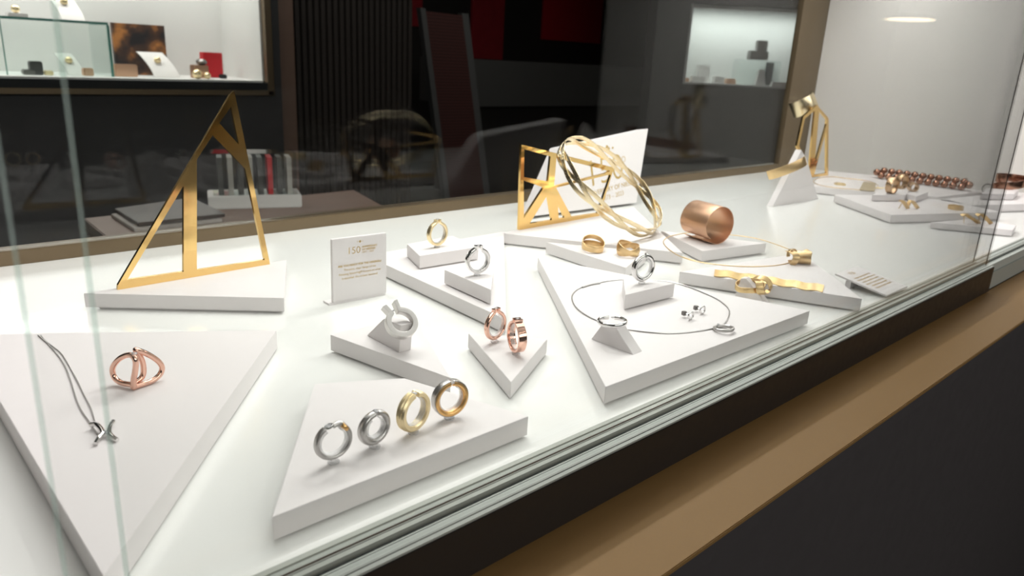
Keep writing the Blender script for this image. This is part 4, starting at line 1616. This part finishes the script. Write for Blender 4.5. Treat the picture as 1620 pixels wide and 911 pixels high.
for i, (xa, xb, yt, m, lab) in enumerate([(38, 58, 110, 'dark_steel', 'small dark block, leftmost inside the glass box'), (50, 70, 97, 'grey', 'grey trinket box inside the glass box'),
                                          (72, 86, 112, 'gold_yellow', 'small gold trinket inside the glass box'), (134, 150, 108, 'copper', 'small copper trinket inside the glass box near its corner'),
                                          (184, 220, 102, 'copper', 'small bronze framed card in front of the dark print'), (352, 361, 118, 'charcoal', 'tiny black block beside the red box')]):
    a_, b_ = wx(xa, 118, WY + .10), wx(xb, 118, WY + .10)
    solo('trinket', box(a_.x, b_.x, WY + .10 + .002 * i, WY + .14, nz0, wx((xa + xb) / 2, yt, WY + .10).z), m, lab, 'ornament', bevel=.003)
a_, b_ = wx(10, 20, WY + .15), wx(42, 20, WY + .15)
solo('small_plate', box(a_.x, b_.x, WY + .13, WY + .18, gz1, gz1 + .012), 'white', 'low white base with gold trinket on the glass box', 'display block', bevel=.002)
c_ = wx(25, 20, WY + .15)
solo('gold_trinket', sphere(.013, (c_.x, WY + .15, gz1 + .012 + .013), 14, 9), 'gold_yellow', 'gold trinket on the low white base on the glass box', 'ornament', smooth=True)

# ---------------------------------------------------------------- low brown table just behind the case
tz = -.13
ta, tb, tcx, tdx = px(138, 345, tz), px(520, 395, tz), px(620, 300, tz), px(250, 300, tz)
tY0, tY1 = .95, 2.0
tX0, tX1 = px(170, 380, tz).x, px(640, 340, tz).x
tpo = [px(132, 345, tz), px(185, 400, tz), px(640, 392, tz), px(640, 322, tz)]
tb_ = thing('side_table', 'brown side table with magazines behind the back glass', 'table', (tpo[0].x + .3, tpo[0].y - .1, -.9))
poly = [(tpo[0].x, tpo[0].y), (tpo[0].x - .12 + .0, .95), (tpo[3].x, .95), (tpo[3].x, tpo[3].y + .15), (tpo[0].x + .0, tpo[0].y)]
poly = [(px(132, 345, tz).x, px(132, 345, tz).y), (px(172, 378, tz).x, px(172, 378, tz).y), (px(172, 378, tz).x + .05, .95), (px(560, 345, tz).x, .95), (px(560, 300, tz).x, px(560, 300, tz).y)]
part('table_top', prism(poly, tz - .03, tz), 'wood', tb_, world=True, bevel=.002)
ip = inset_poly(poly, .05)
for c_ in (ip[0], ip[2], ip[3], ip[4]):
    part('leg', move(box(-.02, .02, -.02, .02, -.9, tz - .031), T3(c_.x, c_.y, 0)), 'base', tb_, world=True)
mg = [px(176, 344, tz), px(213, 368, tz), px(352, 352, tz), px(300, 325, tz)]
for k_, (dz, lab, m) in enumerate(((0, 'magazine at the bottom of the stack on the brown side table', 'paper'), (.009, 'dark covered magazine on top of the stack on the brown side table', 'photo'))):
    gg = prism([(p_.x + .01 * k_, p_.y + .008 * k_) for p_ in mg], tz + .0005 + dz, tz + .008 + dz)
    solo('magazine', gg, m, lab, 'magazine', bevel=.001)
# rack with clear pockets of cards
ra, rb_ = px(330, 332, tz), px(478, 328, tz)
ur = (rb_ - ra).normalized()
dr = Vector((-ur.y, ur.x, 0))
if dr.y < 0: dr = -dr
rk = thing('card_rack', 'pale card rack with clear upright pockets behind the back glass', 'rack', (ra + rb_) / 2)
wR = (rb_ - ra).length
part('base', slab3([ra, rb_, rb_ + dr * .09, ra + dr * .09], (0, 0, .03)), 'white', rk, world=True, bevel=.002)
for i in range(8):
    p_ = ra + ur * (wR * (.12 + .105 * i)) + dr * .045 + Vector((0, 0, .0302))
    part('card', slab3([p_ - dr * .03, p_ + dr * .03, p_ + dr * .03 + Vector((0, 0, .085)), p_ - dr * .03 + Vector((0, 0, .085))], ur * .011),
         ('red' if i == 5 else ('paper' if i % 2 else 'grey')), rk, world=True)
o_ = ra + ur * wR * .06 + dr * .008 + Vector((0, 0, .0302))
part('clear_cover', slab3([o_, o_ + ur * wR * .9, o_ + ur * wR * .9 + dr * .075, o_ + dr * .075], (0, 0, .095)), 'vitrine', rk, world=True)

# ---------------------------------------------------------------- pendant lamp in the aisle (seen mirrored in the front glass)
v_ = ray(1443, 30)
hit = EYE + v_ * (.254 / v_.y)
v2 = Vector((v_.x, -v_.y, v_.z))
lpz = hit + v2.normalized() * 5.2
m = mat('lamp_shade_glow', (.9, .8, .6), .5, emit=(1, .78, .5), estr=2.6)
M['glow'] = m
M['lampm'] = M['bronze_d']
lt = thing('pendant_lamp', 'flat round pendant lamp hanging in the aisle', 'lamp', (lpz.x, lpz.y, lpz.z))
part('shade', lathe([(.02, .04), (.140, .014), (.148, .004), (.144, 0)], 40), 'bronze_d', lt, smooth=True)
part('diffuser', lathe([(.142, -.008), (.142, -.0005)], 40), 'glow', lt)
part('cord', lathe([(.003, .05), (.003, 1.9 - lpz.z)], 8), 'charcoal', lt)
